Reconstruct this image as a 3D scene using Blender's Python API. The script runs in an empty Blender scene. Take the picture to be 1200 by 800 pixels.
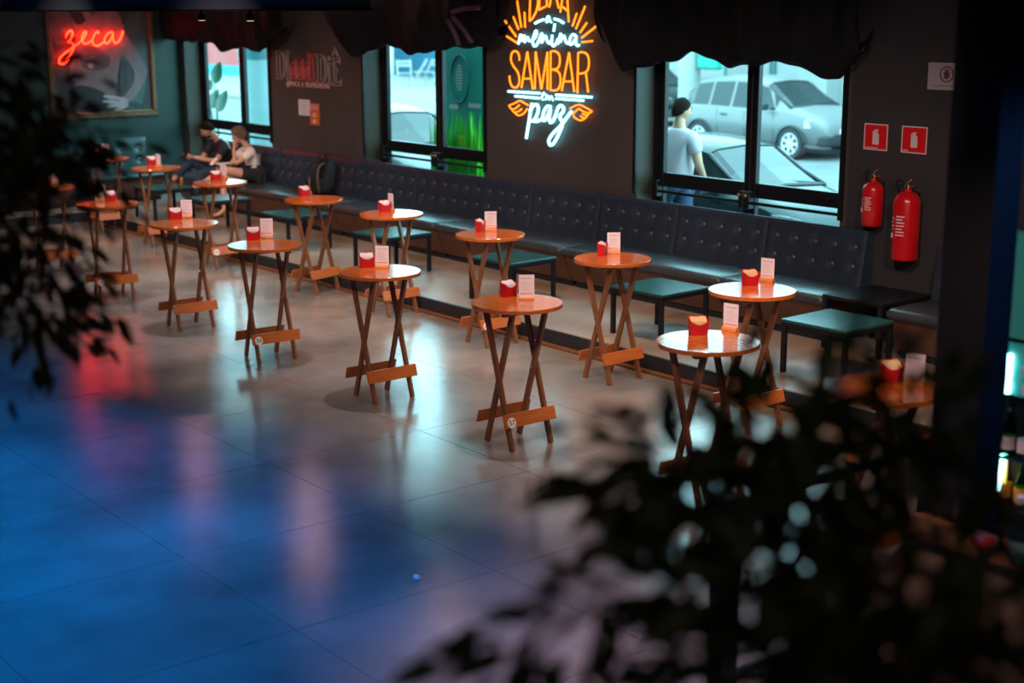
import bpy, bmesh, math, random
from mathutils import Vector, Matrix
random.seed(7)
sc = bpy.context.scene
C = sc.collection
PI = math.pi

# ------------------------------------------------------------------ camera
CAM_H = 3.065
F_PX = 1706.5
YAW, PIT, ROL = math.radians(51.42), math.radians(12.777), math.radians(-0.108)
_f = Vector((-math.sin(YAW)*math.cos(PIT), math.cos(YAW)*math.cos(PIT), -math.sin(PIT)))
_r = Vector((math.cos(YAW), math.sin(YAW), 0))
_u = _r.cross(_f)
_r2 = _r*math.cos(ROL) + _u*math.sin(ROL)
_u2 = -_r*math.sin(ROL) + _u*math.cos(ROL)
cam = bpy.data.cameras.new('camera')
cam.sensor_width = 36.0
cam.lens = F_PX/1200*36
cam.dof.use_dof = True
cam.dof.focus_distance = 11.0
cam.dof.aperture_fstop = 1.5
cam.clip_end = 300
cam_o = bpy.data.objects.new('camera', cam)
cam_o.matrix_world = Matrix(((_r2.x, _u2.x, -_f.x, 0), (_r2.y, _u2.y, -_f.y, 0), (_r2.z, _u2.z, -_f.z, CAM_H), (0, 0, 0, 1)))
C.objects.link(cam_o)
sc.camera = cam_o

# ------------------------------------------------------------------ view, world, lights
sc.view_settings.view_transform = 'Standard'
sc.view_settings.look = 'None'
sc.view_settings.gamma = 1.0
sc.view_settings.use_curve_mapping = False
sc.view_settings.exposure = 0.18

world = bpy.data.worlds.new('overcast_daylight')
sc.world = world
world.use_nodes = True
wn = world.node_tree.nodes
bg = wn['Background']
bg.inputs['Color'].default_value = (0.68, 0.92, 1.0, 1)
bg.inputs['Strength'].default_value = 8.8

def spot(name, loc, target, energy, color, size=70, blend=0.6, rad=0.06):
    l = bpy.data.lights.new(name, 'SPOT')
    l.energy = energy; l.color = color; l.spot_size = math.radians(size); l.spot_blend = blend
    l.shadow_soft_size = rad
    o = bpy.data.objects.new(name, l)
    o.location = loc
    o.rotation_euler = (Vector(target)-Vector(loc)).to_track_quat('-Z', 'Y').to_euler()
    C.objects.link(o)
    return o

# warm ceiling downlights over the back row of tables and the platform
for x in (-5.6, -7.3, -9.0, -10.7, -12.4, -14.1, -16.0, -18.0, -20.0):
    spot('warm_ceiling_spot', (x, 8.35, 3.95), (x, 8.5, 0), 225, (1.0, 0.54, 0.28), 74, 0.85, 0.05)
# pinkish ceiling downlights over the front row
for x in (-6.2, -8.0, -9.7, -11.5, -13.2, -15.1, -17.1):
    spot('front_ceiling_spot', (x, 6.5, 3.95), (x, 6.7, 0), 230, (1.0, 0.86, 0.86), 62, 0.9, 0.05)
# track spots on the open side of the hall thrown on to the tables and the window wall
for x in (-5.0, -7.8, -10.6, -13.4, -16.2, -19.0):
    spot('wall_wash_spot', (x+2.6, 5.4, 4.0), (x-1.0, 8.9, 0.6), 430, (1.0, 0.75, 0.66), 64, 0.8, 0.08)
# fill spots added to brighten the front row's legs, passing under the beam
for x in (-5.2, -7.9, -10.6, -13.3):
    spot('front_fill_spot', (x+2.2, 2.9, 4.05), (x, 6.7, 0.5), 230, (1.0, 0.66, 0.50), 44, 0.8, 0.06)
# mauve light over the near end of the hall
spot('mauve_ceiling_spot', (-4.0, 4.2, 3.95), (-4.3, 4.6, 0), 700, (1.0, 0.64, 0.66), 56, 1.0, 0.05)
# blue stage wash over the empty dance floor
spot('blue_stage_spot', (-9.6, 1.7, 3.95), (-9.2, 2.6, 0), 1150, (0.0, 0.26, 1.0), 70, 0.8, 0.15)
spot('blue_stage_spot', (-6.6, 0.8, 3.95), (-6.4, 2.6, 0), 1050, (0.0, 0.26, 1.0), 66, 0.9, 0.15)
spot('blue_stage_spot', (-13.0, 1.7, 3.95), (-12.6, 2.6, 0), 700, (0.0, 0.25, 1.0), 66, 0.9, 0.15)
# small pink wall washers by the windows
for p, e, c in (((-16.7, 9.75, 3.9), 14, (1.0, 0.50, 0.46)), ((-20.4, 9.9, 3.9), 10, (1.0, 0.42, 0.46)), ((-12.9, 9.3, 3.9), 6, (1.0, 0.55, 0.35))):
    l = bpy.data.lights.new('globe_lamp', 'POINT'); l.energy = e; l.color = c; l.shadow_soft_size = 0.08
    o = bpy.data.objects.new('globe_lamp', l); o.location = p; C.objects.link(o)
spot('plant_fill_spot', (0.6, -1.0, 3.9), (-3.2, 2.2, 2.6), 26, (1.0, 0.72, 0.5), 60, 0.8, 0.1)  # added warm fill from behind the camera, brightens the plants and beam
# blue lamp beside the bar and a warm fill added to brighten its ledge
spot('blue_bar_spot', (-0.9, 5.6, 3.7), (-2.7, 4.6, 1.6), 200, (0.08, 0.34, 1.0), 50, 0.5, 0.1)
spot('bar_ledge_fill', (-3.0, 2.9, 3.9), (-2.6, 4.4, 1.0), 170, (1.0, 0.6, 0.4), 50, 0.7, 0.05)

# ------------------------------------------------------------------ helpers
def ray(u, v):
    return _r2*((u-600)/F_PX) + _u2*(-(v-400)/F_PX) + _f
def onz(u, v, z):                 # where a sight line meets a level plane
    d = ray(u, v); t = (z-CAM_H)/d.z
    return Vector((d.x*t, d.y*t, z))
def ony(u, v, y):                 # where it meets a plane parallel to the window wall
    d = ray(u, v); t = y/d.y
    return Vector((d.x*t, y, CAM_H+d.z*t))
def onx(u, v, x):
    d = ray(u, v); t = x/d.x
    return Vector((x, d.y*t, CAM_H+d.z*t))
def atd(u, v, dist):
    return ray(u, v).normalized()*dist + Vector((0, 0, CAM_H))

class MB:
    def __init__(s):
        s.v = []; s.f = []
    def add(s, vs, fs):
        o = len(s.v); s.v += [tuple(p) for p in vs]; s.f += [tuple(i+o for i in f) for f in fs]; return s
    def box(s, x0, x1, y0, y1, z0, z1):
        return s.add([(x0,y0,z0),(x1,y0,z0),(x1,y1,z0),(x0,y1,z0),(x0,y0,z1),(x1,y0,z1),(x1,y1,z1),(x0,y1,z1)],
                     [(0,3,2,1),(4,5,6,7),(0,1,5,4),(1,2,6,5),(2,3,7,6),(3,0,4,7)])
    def cbox(s, x0, x1, y0, y1, z0, z1, b):          # box with chamfered edges
        vs = []; fs = []
        X = (x0, x1); Y = (y0, y1); Z = (z0, z1)
        idx = {}
        for i in (0, 1):
            for j in (0, 1):
                for k in (0, 1):
                    sx, sy, sz = (1-2*i)*b, (1-2*j)*b, (1-2*k)*b
                    for a, p in enumerate(((X[i], Y[j]+sy, Z[k]+sz), (X[i]+sx, Y[j], Z[k]+sz), (X[i]+sx, Y[j]+sy, Z[k]))):
                        idx[(i,j,k,a)] = len(vs); vs.append(p)
        for i in (0, 1):
            fs.append([idx[(i,0,0,0)], idx[(i,1,0,0)], idx[(i,1,1,0)], idx[(i,0,1,0)]])
            fs.append([idx[(0,i,0,1)], idx[(1,i,0,1)], idx[(1,i,1,1)], idx[(0,i,1,1)]])
            fs.append([idx[(0,0,i,2)], idx[(1,0,i,2)], idx[(1,1,i,2)], idx[(0,1,i,2)]])
        for a in (0, 1):
            for b_ in (0, 1):
                fs.append([idx[(a,b_,0,0)], idx[(a,b_,1,0)], idx[(a,b_,1,1)], idx[(a,b_,0,1)]])
                fs.append([idx[(a,0,b_,0)], idx[(a,1,b_,0)], idx[(a,1,b_,2)], idx[(a,0,b_,2)]])
                fs.append([idx[(0,a,b_,1)], idx[(1,a,b_,1)], idx[(1,a,b_,2)], idx[(0,a,b_,2)]])
                for c in (0, 1):
                    fs.append([idx[(a,b_,c,0)], idx[(a,b_,c,1)], idx[(a,b_,c,2)]])
        return s.add(vs, fs)
    def bar(s, p0, p1, w, t, side=(0,1,0)):
        p0 = Vector(p0); p1 = Vector(p1); d = (p1-p0).normalized()
        a = Vector(side); a = (a - d*a.dot(d)).normalized(); b = d.cross(a)
        vs = []
        for p in (p0, p1):
            for i, j in ((-1,-1),(1,-1),(1,1),(-1,1)):
                vs.append(p + a*(i*w/2) + b*(j*t/2))
        return s.add(vs, [(0,3,2,1),(4,5,6,7),(0,1,5,4),(1,2,6,5),(2,3,7,6),(3,0,4,7)])
    def tube(s, pts, r, n=8, closed=False, caps=True):
        pts = [Vector(p) for p in pts]; m = len(pts); vs = []; fs = []
        rs = r if isinstance(r, (list, tuple)) else [r]*m
        prev = None
        for i, p in enumerate(pts):
            a = pts[i-1] if (i > 0 or closed) else p
            b = pts[(i+1) % m] if (i < m-1 or closed) else p
            d = (b-a)
            d = d.normalized() if d.length > 1e-9 else Vector((0,0,1))
            if prev is None:
                h = Vector((0,0,1)) if abs(d.z) < 0.9 else Vector((1,0,0))
                e = d.cross(h).normalized()
            else:
                e = prev - d*prev.dot(d)
                e = e.normalized() if e.length > 1e-6 else d.orthogonal().normalized()
            prev = e; g = d.cross(e)
            for k in range(n):
                t = 2*PI*k/n
                vs.append(p + e*(math.cos(t)*rs[i]) + g*(math.sin(t)*rs[i]))
        for i in range(m if closed else m-1):
            j = (i+1) % m
            for k in range(n):
                fs.append((i*n+k, i*n+(k+1)%n, j*n+(k+1)%n, j*n+k))
        if caps and not closed:
            fs.append(tuple(range(n))[::-1]); fs.append(tuple((m-1)*n+k for k in range(n)))
        return s.add(vs, fs)
    def lathe(s, prof, n=24, o=(0,0,0)):
        vs = []; fs = []
        for r, z in prof:
            for k in range(n):
                t = 2*PI*k/n; vs.append((o[0]+r*math.cos(t), o[1]+r*math.sin(t), o[2]+z))
        for i in range(len(prof)-1):
            for k in range(n):
                fs.append((i*n+k, i*n+(k+1)%n, (i+1)*n+(k+1)%n, (i+1)*n+k))
        fs.append(tuple(range(n))[::-1]); fs.append(tuple((len(prof)-1)*n+k for k in range(n)))
        return s.add(vs, fs)
    def prism(s, poly, f0, f1):                       # poly 2D -> f0(p), f1(p) give the two faces
        n = len(poly)
        vs = [f0(p) for p in poly] + [f1(p) for p in poly]
        fs = [tuple(range(n))[::-1], tuple(range(n, 2*n))] + [(i, (i+1)%n, n+(i+1)%n, n+i) for i in range(n)]
        return s.add(vs, fs)
    def grid(s, fn, nu, nv, closeu=False):
        vs = [fn(i/(nu if closeu else nu-1), j/(nv-1)) for j in range(nv) for i in range(nu)]
        fs = []
        for j in range(nv-1):
            for i in range(nu if closeu else nu-1):
                k = (i+1) % nu
                fs.append((j*nu+i, j*nu+k, (j+1)*nu+k, (j+1)*nu+i))
        return s.add(vs, fs)
    def mesh(s, name, m=None, smooth=False, ang=None):
        me = bpy.data.meshes.new(name)
        me.from_pydata(s.v, [], s.f); me.update()
        bm = bmesh.new(); bm.from_mesh(me)
        bmesh.ops.recalc_face_normals(bm, faces=bm.faces); bm.to_mesh(me); bm.free()
        if m: me.materials.append(M[m])
        if smooth:
            me.polygons.foreach_set('use_smooth', [True]*len(me.polygons))
            if ang: me.set_sharp_from_angle(angle=math.radians(ang))
        return me
    def build(s, name, m=None, parent=None, smooth=False, ang=None):
        return link(name, s.mesh(name, m, smooth, ang), parent)

def link(name, data, parent=None, loc=None, rz=None):
    o = bpy.data.objects.new(name, data); C.objects.link(o)
    if parent: o.parent = parent
    if loc is not None: o.location = loc
    if rz is not None: o.rotation_euler = (0, 0, rz)
    return o
def tag(o, label=None, cat=None, group=None, kind=None):
    if label: o['label'] = label
    if cat: o['category'] = cat
    if group: o['group'] = group
    if kind: o['kind'] = kind
    return o
def thing(name, label, cat, loc=(0,0,0), rz=0, group=None, kind=None):
    o = bpy.data.objects.new(name, None); C.objects.link(o)
    o.empty_display_size = 0.1
    o.location = loc; o.rotation_euler = (0, 0, rz)
    return tag(o, label, cat, group, kind)
def struct(o, label):
    return tag(o, label, None, None, 'structure')
def copy_tree(o, parent=None):
    c = o.copy(); C.objects.link(c); c.parent = parent
    for ch in list(o.children): copy_tree(ch, c)
    return c

# ------------------------------------------------------------------ materials
M = {}
def mat(name, col, rough=0.5, metal=0.0, spec=0.5, col2=None, scale=6.0, stretch=None, bump=0.0, bscale=None, rvar=0.0, world=False, coat=0.0, detail=5.0, sheen=0.0):
    m = bpy.data.materials.new(name); m.use_nodes = True
    nt = m.node_tree; b = nt.nodes['Principled BSDF']
    b.inputs['Base Color'].default_value = (*col, 1)
    b.inputs['Roughness'].default_value = rough
    b.inputs['Metallic'].default_value = metal
    b.inputs['Specular IOR Level'].default_value = spec
    if coat: b.inputs['Coat Weight'].default_value = coat; b.inputs['Coat Roughness'].default_value = 0.12
    if col2 or bump or rvar:
        if world:
            src = nt.nodes.new('ShaderNodeNewGeometry').outputs['Position']
        else:
            src = nt.nodes.new('ShaderNodeTexCoord').outputs['Object']
        mp = nt.nodes.new('ShaderNodeMapping'); nt.links.new(src, mp.inputs['Vector'])
        if stretch: mp.inputs['Scale'].default_value = stretch
        no = nt.nodes.new('ShaderNodeTexNoise'); no.inputs['Scale'].default_value = scale; no.inputs['Detail'].default_value = detail
        nt.links.new(mp.outputs[0], no.inputs['Vector'])
        if col2:
            rp = nt.nodes.new('ShaderNodeValToRGB')
            rp.color_ramp.elements[0].color = (*col, 1); rp.color_ramp.elements[1].color = (*col2, 1)
            rp.color_ramp.elements[0].position = 0.32; rp.color_ramp.elements[1].position = 0.68
            nt.links.new(no.outputs['Fac'], rp.inputs['Fac']); nt.links.new(rp.outputs[0], b.inputs['Base Color'])
        if rvar:
            mr = nt.nodes.new('ShaderNodeMapRange')
            mr.inputs['To Min'].default_value = max(0.02, rough-rvar); mr.inputs['To Max'].default_value = rough+rvar
            nt.links.new(no.outputs['Fac'], mr.inputs['Value']); nt.links.new(mr.outputs[0], b.inputs['Roughness'])
        if bump:
            n2 = nt.nodes.new('ShaderNodeTexNoise'); n2.inputs['Scale'].default_value = bscale or scale*6; n2.inputs['Detail'].default_value = 3
            nt.links.new(mp.outputs[0], n2.inputs['Vector'])
            bp = nt.nodes.new('ShaderNodeBump'); bp.inputs['Strength'].default_value = bump; bp.inputs['Distance'].default_value = 0.01
            nt.links.new(n2.outputs['Fac'], bp.inputs['Height']); nt.links.new(bp.outputs[0], b.inputs['Normal'])
    M[name] = m
    return m
def emit(name, col, strength):
    m = bpy.data.materials.new(name); m.use_nodes = True
    nt = m.node_tree; b = nt.nodes['Principled BSDF']
    b.inputs['Base Color'].default_value = (*[min(1, c) for c in col], 1)
    b.inputs['Emission Color'].default_value = (*col, 1)
    b.inputs['Emission Strength'].default_value = strength
    M[name] = m
def glass(name, tint, refl=0.08, rough=0.02):
    m = bpy.data.materials.new(name); m.use_nodes = True
    nt = m.node_tree
    for n in list(nt.nodes): nt.nodes.remove(n)
    out = nt.nodes.new('ShaderNodeOutputMaterial')
    tr = nt.nodes.new('ShaderNodeBsdfTransparent'); tr.inputs['Color'].default_value = (*tint, 1)
    gl = nt.nodes.new('ShaderNodeBsdfGlossy'); gl.inputs['Roughness'].default_value = rough
    lw = nt.nodes.new('ShaderNodeLayerWeight'); lw.inputs['Blend'].default_value = 0.5
    pw = nt.nodes.new('ShaderNodeMath'); pw.operation = 'POWER'; pw.inputs[1].default_value = 5.0
    fr = nt.nodes.new('ShaderNodeMath'); fr.operation = 'MULTIPLY_ADD'; fr.inputs[1].default_value = 0.9; fr.inputs[2].default_value = 0.03
    nt.links.new(lw.outputs['Facing'], pw.inputs[0]); nt.links.new(pw.outputs[0], fr.inputs[0])
    mx = nt.nodes.new('ShaderNodeMixShader')
    nt.links.new(fr.outputs[0], mx.inputs[0]); nt.links.new(tr.outputs[0], mx.inputs[1]); nt.links.new(gl.outputs[0], mx.inputs[2])
    nt.links.new(mx.outputs[0], out.inputs['Surface'])
    M[name] = m

mat('concrete', (0.13, 0.118, 0.112), 0.16, col2=(0.25, 0.23, 0.218), scale=1.1, rvar=0.035, world=True, bump=0.08, bscale=70, detail=15)
mat('joint', (0.05, 0.05, 0.05), 0.8)
mat('platform_concrete', (0.20, 0.18, 0.17), 0.30, col2=(0.30, 0.275, 0.26), scale=1.6, rvar=0.08, world=True, bump=0.05, bscale=60, detail=8)
mat('riser_dark', (0.016, 0.02, 0.026), 0.4)
mat('edge_wood', (0.10, 0.045, 0.022), 0.45, col2=(0.16, 0.07, 0.034), scale=3, stretch=(1, 14, 14), world=True)
mat('wall_brown', (0.062, 0.052, 0.049), 0.62, col2=(0.078, 0.065, 0.060), scale=1.5, bump=0.1, bscale=90, world=True)
mat('wall_charcoal', (0.030, 0.030, 0.034), 0.6, col2=(0.040, 0.038, 0.042), scale=1.5, bump=0.1, bscale=90, world=True)
mat('wall_green', (0.0036, 0.0252, 0.0216), 0.5, col2=(0.0048, 0.0324, 0.027), scale=2, bump=0.1, bscale=40, world=True)
mat('jamb', (0.030, 0.027, 0.017), 0.55, col2=(0.038, 0.034, 0.022), scale=3, world=True)
mat('ceiling_black', (0.012, 0.012, 0.014), 0.8)
mat('black_metal', (0.010, 0.012, 0.015), 0.38, metal=0.3)
mat('black_paint', (0.012, 0.014, 0.018), 0.5)
mat('chrome', (0.6, 0.6, 0.6), 0.2, metal=1.0)
mat('brass', (0.55, 0.38, 0.16), 0.3, metal=1.0)
mat('leather', (0.024, 0.038, 0.060), 0.36, col2=(0.031, 0.048, 0.073), scale=5, bump=0.12, bscale=120)
mat('leather_teal', (0.0072, 0.03, 0.036), 0.36, col2=(0.0096, 0.036, 0.042), scale=5, bump=0.12, bscale=120)
mat('leather_seat', (0.028, 0.040, 0.052), 0.32, col2=(0.038, 0.052, 0.066), scale=5, bump=0.12, bscale=120)
mat('button', (0.11, 0.105, 0.11), 0.25)  # lighter than the leather, paints in the highlight on each button
mat('bench_brown', (0.085, 0.038, 0.026), 0.42, col2=(0.115, 0.052, 0.034), scale=4, bump=0.1, bscale=100, world=True)
mat('wood_top', (0.40, 0.088, 0.014), 0.17, col2=(0.52, 0.135, 0.024), scale=3.0, stretch=(2.2, 16, 2), coat=0.4)
mat('wood_leg', (0.17, 0.062, 0.026), 0.35, col2=(0.24, 0.095, 0.042), scale=3.0, stretch=(20, 20, 3))
mat('wood_plank', (0.40, 0.105, 0.024), 0.32, col2=(0.50, 0.145, 0.038), scale=3.0, stretch=(14, 2, 18))
mat('low_table_top', (0.008, 0.062, 0.070), 0.25, col2=(0.011, 0.078, 0.086), scale=6)
mat('red_card', (0.50, 0.006, 0.012), 0.42)
mat('napkin', (0.82, 0.80, 0.80), 0.9, col2=(0.72, 0.70, 0.72), scale=20)
mat('napkin_kraft', (0.80, 0.56, 0.30), 0.9, col2=(0.70, 0.47, 0.24), scale=20)
mat('paper', (0.80, 0.70, 0.76), 0.7)
mat('print_grey', (0.55, 0.45, 0.52), 0.8)
mat('print_red', (0.70, 0.30, 0.30), 0.7)
mat('holder_wood', (0.52, 0.17, 0.05), 0.4, col2=(0.6, 0.22, 0.07), scale=10, stretch=(2, 12, 12))
mat('badge_white', (0.82, 0.80, 0.78), 0.5)
mat('badge_black', (0.015, 0.015, 0.018), 0.5)
mat('curtain', (0.0035, 0.005, 0.0075), 0.75, spec=0.2, col2=(0.006, 0.0068, 0.009), scale=8, bump=0.2, bscale=40)
mat('curtain_purple', (0.06, 0.025, 0.05), 0.7, col2=(0.075, 0.032, 0.06), scale=8)
mat('gilt', (0.1, 0.055, 0.025), 0.45, metal=0.4, col2=(0.17, 0.1, 0.045), scale=30, bump=0.6, bscale=60)
mat('print_dark', (0.0175, 0.016, 0.02), 0.5, col2=(0.05, 0.045, 0.05), scale=5, stretch=(1, 3, 1))
mat('print_skin', (0.132, 0.1045, 0.1155), 0.5, col2=(0.187, 0.154, 0.165), scale=4)
mat('print_skin_shade', (0.065, 0.0525, 0.0625), 0.5, col2=(0.1, 0.0825, 0.0925), scale=5)
mat('print_black', (0.012, 0.012, 0.014), 0.5)
mat('print_leaf', (0.13, 0.14, 0.14), 0.5)
mat('print_light', (0.322, 0.308, 0.322), 0.5)
mat('print_teal', (0.03, 0.07, 0.075), 0.5, col2=(0.05, 0.1, 0.105), scale=6)
mat('sign_red', (0.72, 0.008, 0.012), 0.4)
mat('sign_white', (0.72, 0.62, 0.62), 0.5)
mat('sign_paper', (0.42, 0.36, 0.40), 0.6)
mat('sign_ink', (0.13, 0.05, 0.08), 0.6)
mat('extinguisher_red', (0.62, 0.006, 0.010), 0.25, coat=0.3)
mat('label_yellow', (0.70, 0.35, 0.03), 0.5)
mat('orange_card', (0.75, 0.16, 0.03), 0.5)
mat('letter_dim', (0.34, 0.25, 0.24), 0.5)
mat('letter_lit_red', (0.55, 0.10, 0.10), 0.5)  # lit red look of some letters, put into their colour
mat('letter_pink', (0.75, 0.45, 0.40), 0.5)
mat('skin', (0.52, 0.27, 0.17), 0.5, col2=(0.58, 0.31, 0.20), scale=8)
mat('skin_pale', (0.60, 0.32, 0.21), 0.5, col2=(0.66, 0.36, 0.24), scale=8)
mat('hair_dark', (0.008, 0.0048, 0.004), 0.9, spec=0.1, col2=(0.016, 0.0088, 0.0064), scale=30)
mat('hair_curly', (0.07, 0.035, 0.02), 0.6, col2=(0.22, 0.13, 0.075), scale=18, bump=0.8, bscale=60)
mat('shirt_navy', (0.018, 0.020, 0.030), 0.85, bump=0.2, scale=10)
mat('jeans', (0.018, 0.035, 0.085), 0.85, col2=(0.028, 0.05, 0.11), scale=12)
mat('shirt_white', (0.88, 0.82, 0.78), 0.85, bump=0.2, scale=8)
mat('shorts_black', (0.012, 0.012, 0.016), 0.85)
mat('sandal', (0.03, 0.022, 0.02), 0.6)
mat('shoe', (0.06, 0.05, 0.05), 0.6)
mat('phone', (0.012, 0.012, 0.015), 0.2)
mat('backpack', (0.006, 0.006, 0.008), 0.8, bump=0.3, scale=20)
mat('strap', (0.014, 0.012, 0.012), 0.8)
mat('strap_tan', (0.10, 0.05, 0.03), 0.8)
mat('leaf_a', (0.020, 0.040, 0.018), 0.55, col2=(0.035, 0.06, 0.022), scale=3, world=True)
mat('leaf_b', (0.030, 0.040, 0.018), 0.6, col2=(0.050, 0.050, 0.022), scale=3, world=True)
mat('bark', (0.04, 0.03, 0.022), 0.85, col2=(0.06, 0.045, 0.03), scale=12)
mat('pot', (0.10, 0.045, 0.028), 0.7)
mat('soil', (0.02, 0.014, 0.01), 0.95)
mat('beam_navy', (0.045, 0.07, 0.11), 0.5)
mat('pillar_black', (0.004, 0.006, 0.010), 0.6, spec=0.3, col2=(0.006, 0.008, 0.013), scale=4)
mat('counter_wood', (0.24, 0.11, 0.05), 0.4, col2=(0.34, 0.165, 0.08), scale=3, stretch=(2, 16, 16))
mat('counter_side', (0.22, 0.16, 0.14), 0.6, col2=(0.28, 0.20, 0.18), scale=3)
mat('red_plastic', (0.6, 0.01, 0.02), 0.35)
glass('clear_glass', (0.86, 0.93, 0.96))
glass('bottle_glass', (0.55, 0.85, 0.92))
glass('bottle_green', (0.10, 0.45, 0.25))
glass('bottle_amber', (0.55, 0.22, 0.04))
glass('door_glass', (0.70, 0.93, 0.95))
mat('cooler_teal', (0.05, 0.45, 0.42), 0.45)
mat('cooler_dark', (0.012, 0.016, 0.022), 0.4)
emit('cooler_light', (0.40, 0.95, 1.0), 6.0)
emit('lamp_lens', (1.0, 0.72, 0.45), 1.2)
emit('neon_orange', (1.0, 0.235, 0.012), 2.0)
emit('neon_white', (0.28, 0.85, 1.0), 3.2)
emit('neon_red', (1.0, 0.012, 0.003), 34.0)
mat('acrylic', (0.03, 0.035, 0.04), 0.3)
# outside
mat('asphalt', (0.091, 0.0945, 0.098), 0.8, col2=(0.126, 0.1295, 0.133), scale=1.5, world=True)
mat('pavement', (0.168, 0.168, 0.161), 0.8, col2=(0.21, 0.21, 0.203), scale=2, world=True)
mat('plaster_white', (0.266, 0.266, 0.259), 0.8, col2=(0.224, 0.2275, 0.224), scale=0.8, world=True)
mat('plaster_blue', (0.0056, 0.084, 0.14), 0.8, col2=(0.0084, 0.098, 0.154), scale=1, world=True)
mat('plaster_pink', (0.42, 0.07, 0.07), 0.8, col2=(0.434, 0.091, 0.084), scale=1, world=True)
mat('plaster_red', (0.315, 0.028, 0.035), 0.8)
mat('paint_silver', (0.125, 0.122, 0.125), 0.3, spec=0.5)
mat('paint_dark', (0.004, 0.011, 0.014), 0.18, spec=0.35)
mat('paint_white', (0.154, 0.1575, 0.161), 0.3)
mat('car_glass', (0.0042, 0.0098, 0.0119), 0.08, spec=0.4)
mat('car_trim', (0.012, 0.013, 0.015), 0.5)
mat('tyre', (0.02, 0.02, 0.022), 0.8)
mat('alloy', (0.55, 0.55, 0.56), 0.35, metal=0.3)
mat('headlamp', (0.34, 0.36, 0.37), 0.12, coat=0.6)
mat('tail_red', (0.45, 0.02, 0.03), 0.25)
mat('banner_teal', (0, 0.28, 0.196), 0.6, col2=(0.0028, 0.182, 0.154), scale=2)
mat('hedge_green', (0.042, 0.434, 0.0084), 0.6, col2=(0.07, 0.56, 0.014), scale=4, world=True)
mat('big_leaf', (0.00168, 0.0504, 0.0273), 0.4, col2=(0.00336, 0.0672, 0.0357), scale=3)
mat('column_pale', (0.168, 0.266, 0.273), 0.5)
mat('column_band', (0.014, 0.098, 0.105), 0.5)
mat('chair_white', (0.315, 0.287, 0.259), 0.6)
mat('tee_white', (0.48, 0.40, 0.44), 0.8)

# ------------------------------------------------------------------ text
FONT_CACHE = {}
def text_mesh(s, size=1.0, extrude=0.004, outline=0.0):
    key = (s, size, extrude, outline)
    if key in FONT_CACHE: return FONT_CACHE[key]
    cu = bpy.data.curves.new('lettering', 'FONT')
    cu.body = s; cu.size = size; cu.align_x = 'CENTER'; cu.align_y = 'CENTER'; cu.resolution_u = 3
    if outline:
        cu.fill_mode = 'NONE'; cu.bevel_depth = outline; cu.bevel_resolution = 0
    else:
        cu.extrude = extrude
    o = bpy.data.objects.new('lettering', cu); C.objects.link(o)
    dg = bpy.context.evaluated_depsgraph_get()
    me = bpy.data.meshes.new_from_object(o.evaluated_get(dg))
    bpy.data.objects.remove(o); bpy.data.curves.remove(cu)
    FONT_CACHE[key] = me
    return me
def text(s, m, parent, loc, xdir, updir, size, width=None, extrude=0.003, outline=0.0, name='lettering'):
    """flat lettering whose baseline runs along xdir, up along updir; width fits the line"""
    me = text_mesh(s, size, extrude, outline).copy()
    me.materials.clear(); me.materials.append(M[m])
    xs = [v.co.x for v in me.vertices]
    k = 1.0
    if width and xs: k = width/(max(xs)-min(xs))
    o = link(name, me, parent)
    x = Vector(xdir).normalized(); u = Vector(updir).normalized(); n = x.cross(u)
    o.matrix_local = Matrix(((x.x*k, u.x, n.x, loc[0]), (x.y*k, u.y, n.y, loc[1]), (x.z*k, u.z, n.z, loc[2]), (0,0,0,1)))
    return o

# ================================================================== ROOM SHELL
WY = 10.85          # window wall
WX = -22.2          # end wall with the picture
DY = 11.15          # plane of the glass doors
CEIL = 4.2
PY, PZ = 8.61, 0.15  # platform edge and height
RX, FY = 3.0, -4.0

# floor: base plus sawn concrete slabs
fl = MB().box(WX-0.2, RX+0.2, FY-0.2, WY+0.5, -0.2, -0.03).build('floor', 'joint')
struct(fl, 'polished concrete floor sawn into large square slabs')
P = 1.283; G = 0.002
slab = MB().box(-P/2+G, P/2-G, -P/2+G, P/2-G, -0.03, 0.0).mesh('slab', 'concrete')
nx0, nx1 = -13, 7
for i in range(-13, 8):
    for j in range(-6, 5):
        cx, cy = -6.08+P*(i+0.5), 3.44+P*(j+0.5)
        if cx < WX+0.3 or cx > RX-0.2 or cy < FY+0.2: continue
        s = link('slab', slab, fl, (cx, cy, 0))
# platform in an L along the window wall and the end wall
pl = MB().box(WX, RX, PY+0.02, WY+0.5, -0.03, PZ).box(WX, -20.95, 3.0, PY+0.03, -0.03, PZ).build('floor_platform', 'platform_concrete')
struct(pl, 'raised concrete platform carrying the long bench')
r_ = MB().box(-20.95, RX, PY, PY+0.02, 0.0, PZ-0.004).box(-20.95, -20.93, 3.0, PY, 0.0, PZ-0.004).build('riser', 'riser_dark', pl)
r_ = MB().box(-20.9, RX, PY-0.07, PY, 0.0, 0.02).build('edge_strip', 'edge_wood', pl)
# walls
DOORS = [(-22.07, -19.33), (-16.78, -14.10), (-11.455, -8.664)]
segs = []
w = MB()
xs = [WX] + [v for d in DOORS for v in d] + [RX]
for k in range(0, len(xs), 2):
    if xs[k+1]-xs[k] > 0.01: w.box(xs[k], xs[k+1], WY, WY+0.37, 0.0, CEIL)
for a, b in DOORS:
    w.box(a, b, WY, WY+0.37, 3.25, CEIL)
wb = w.build('wall_back', 'wall_brown'); struct(wb, 'dark brown window wall with three glazed door recesses')
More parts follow.
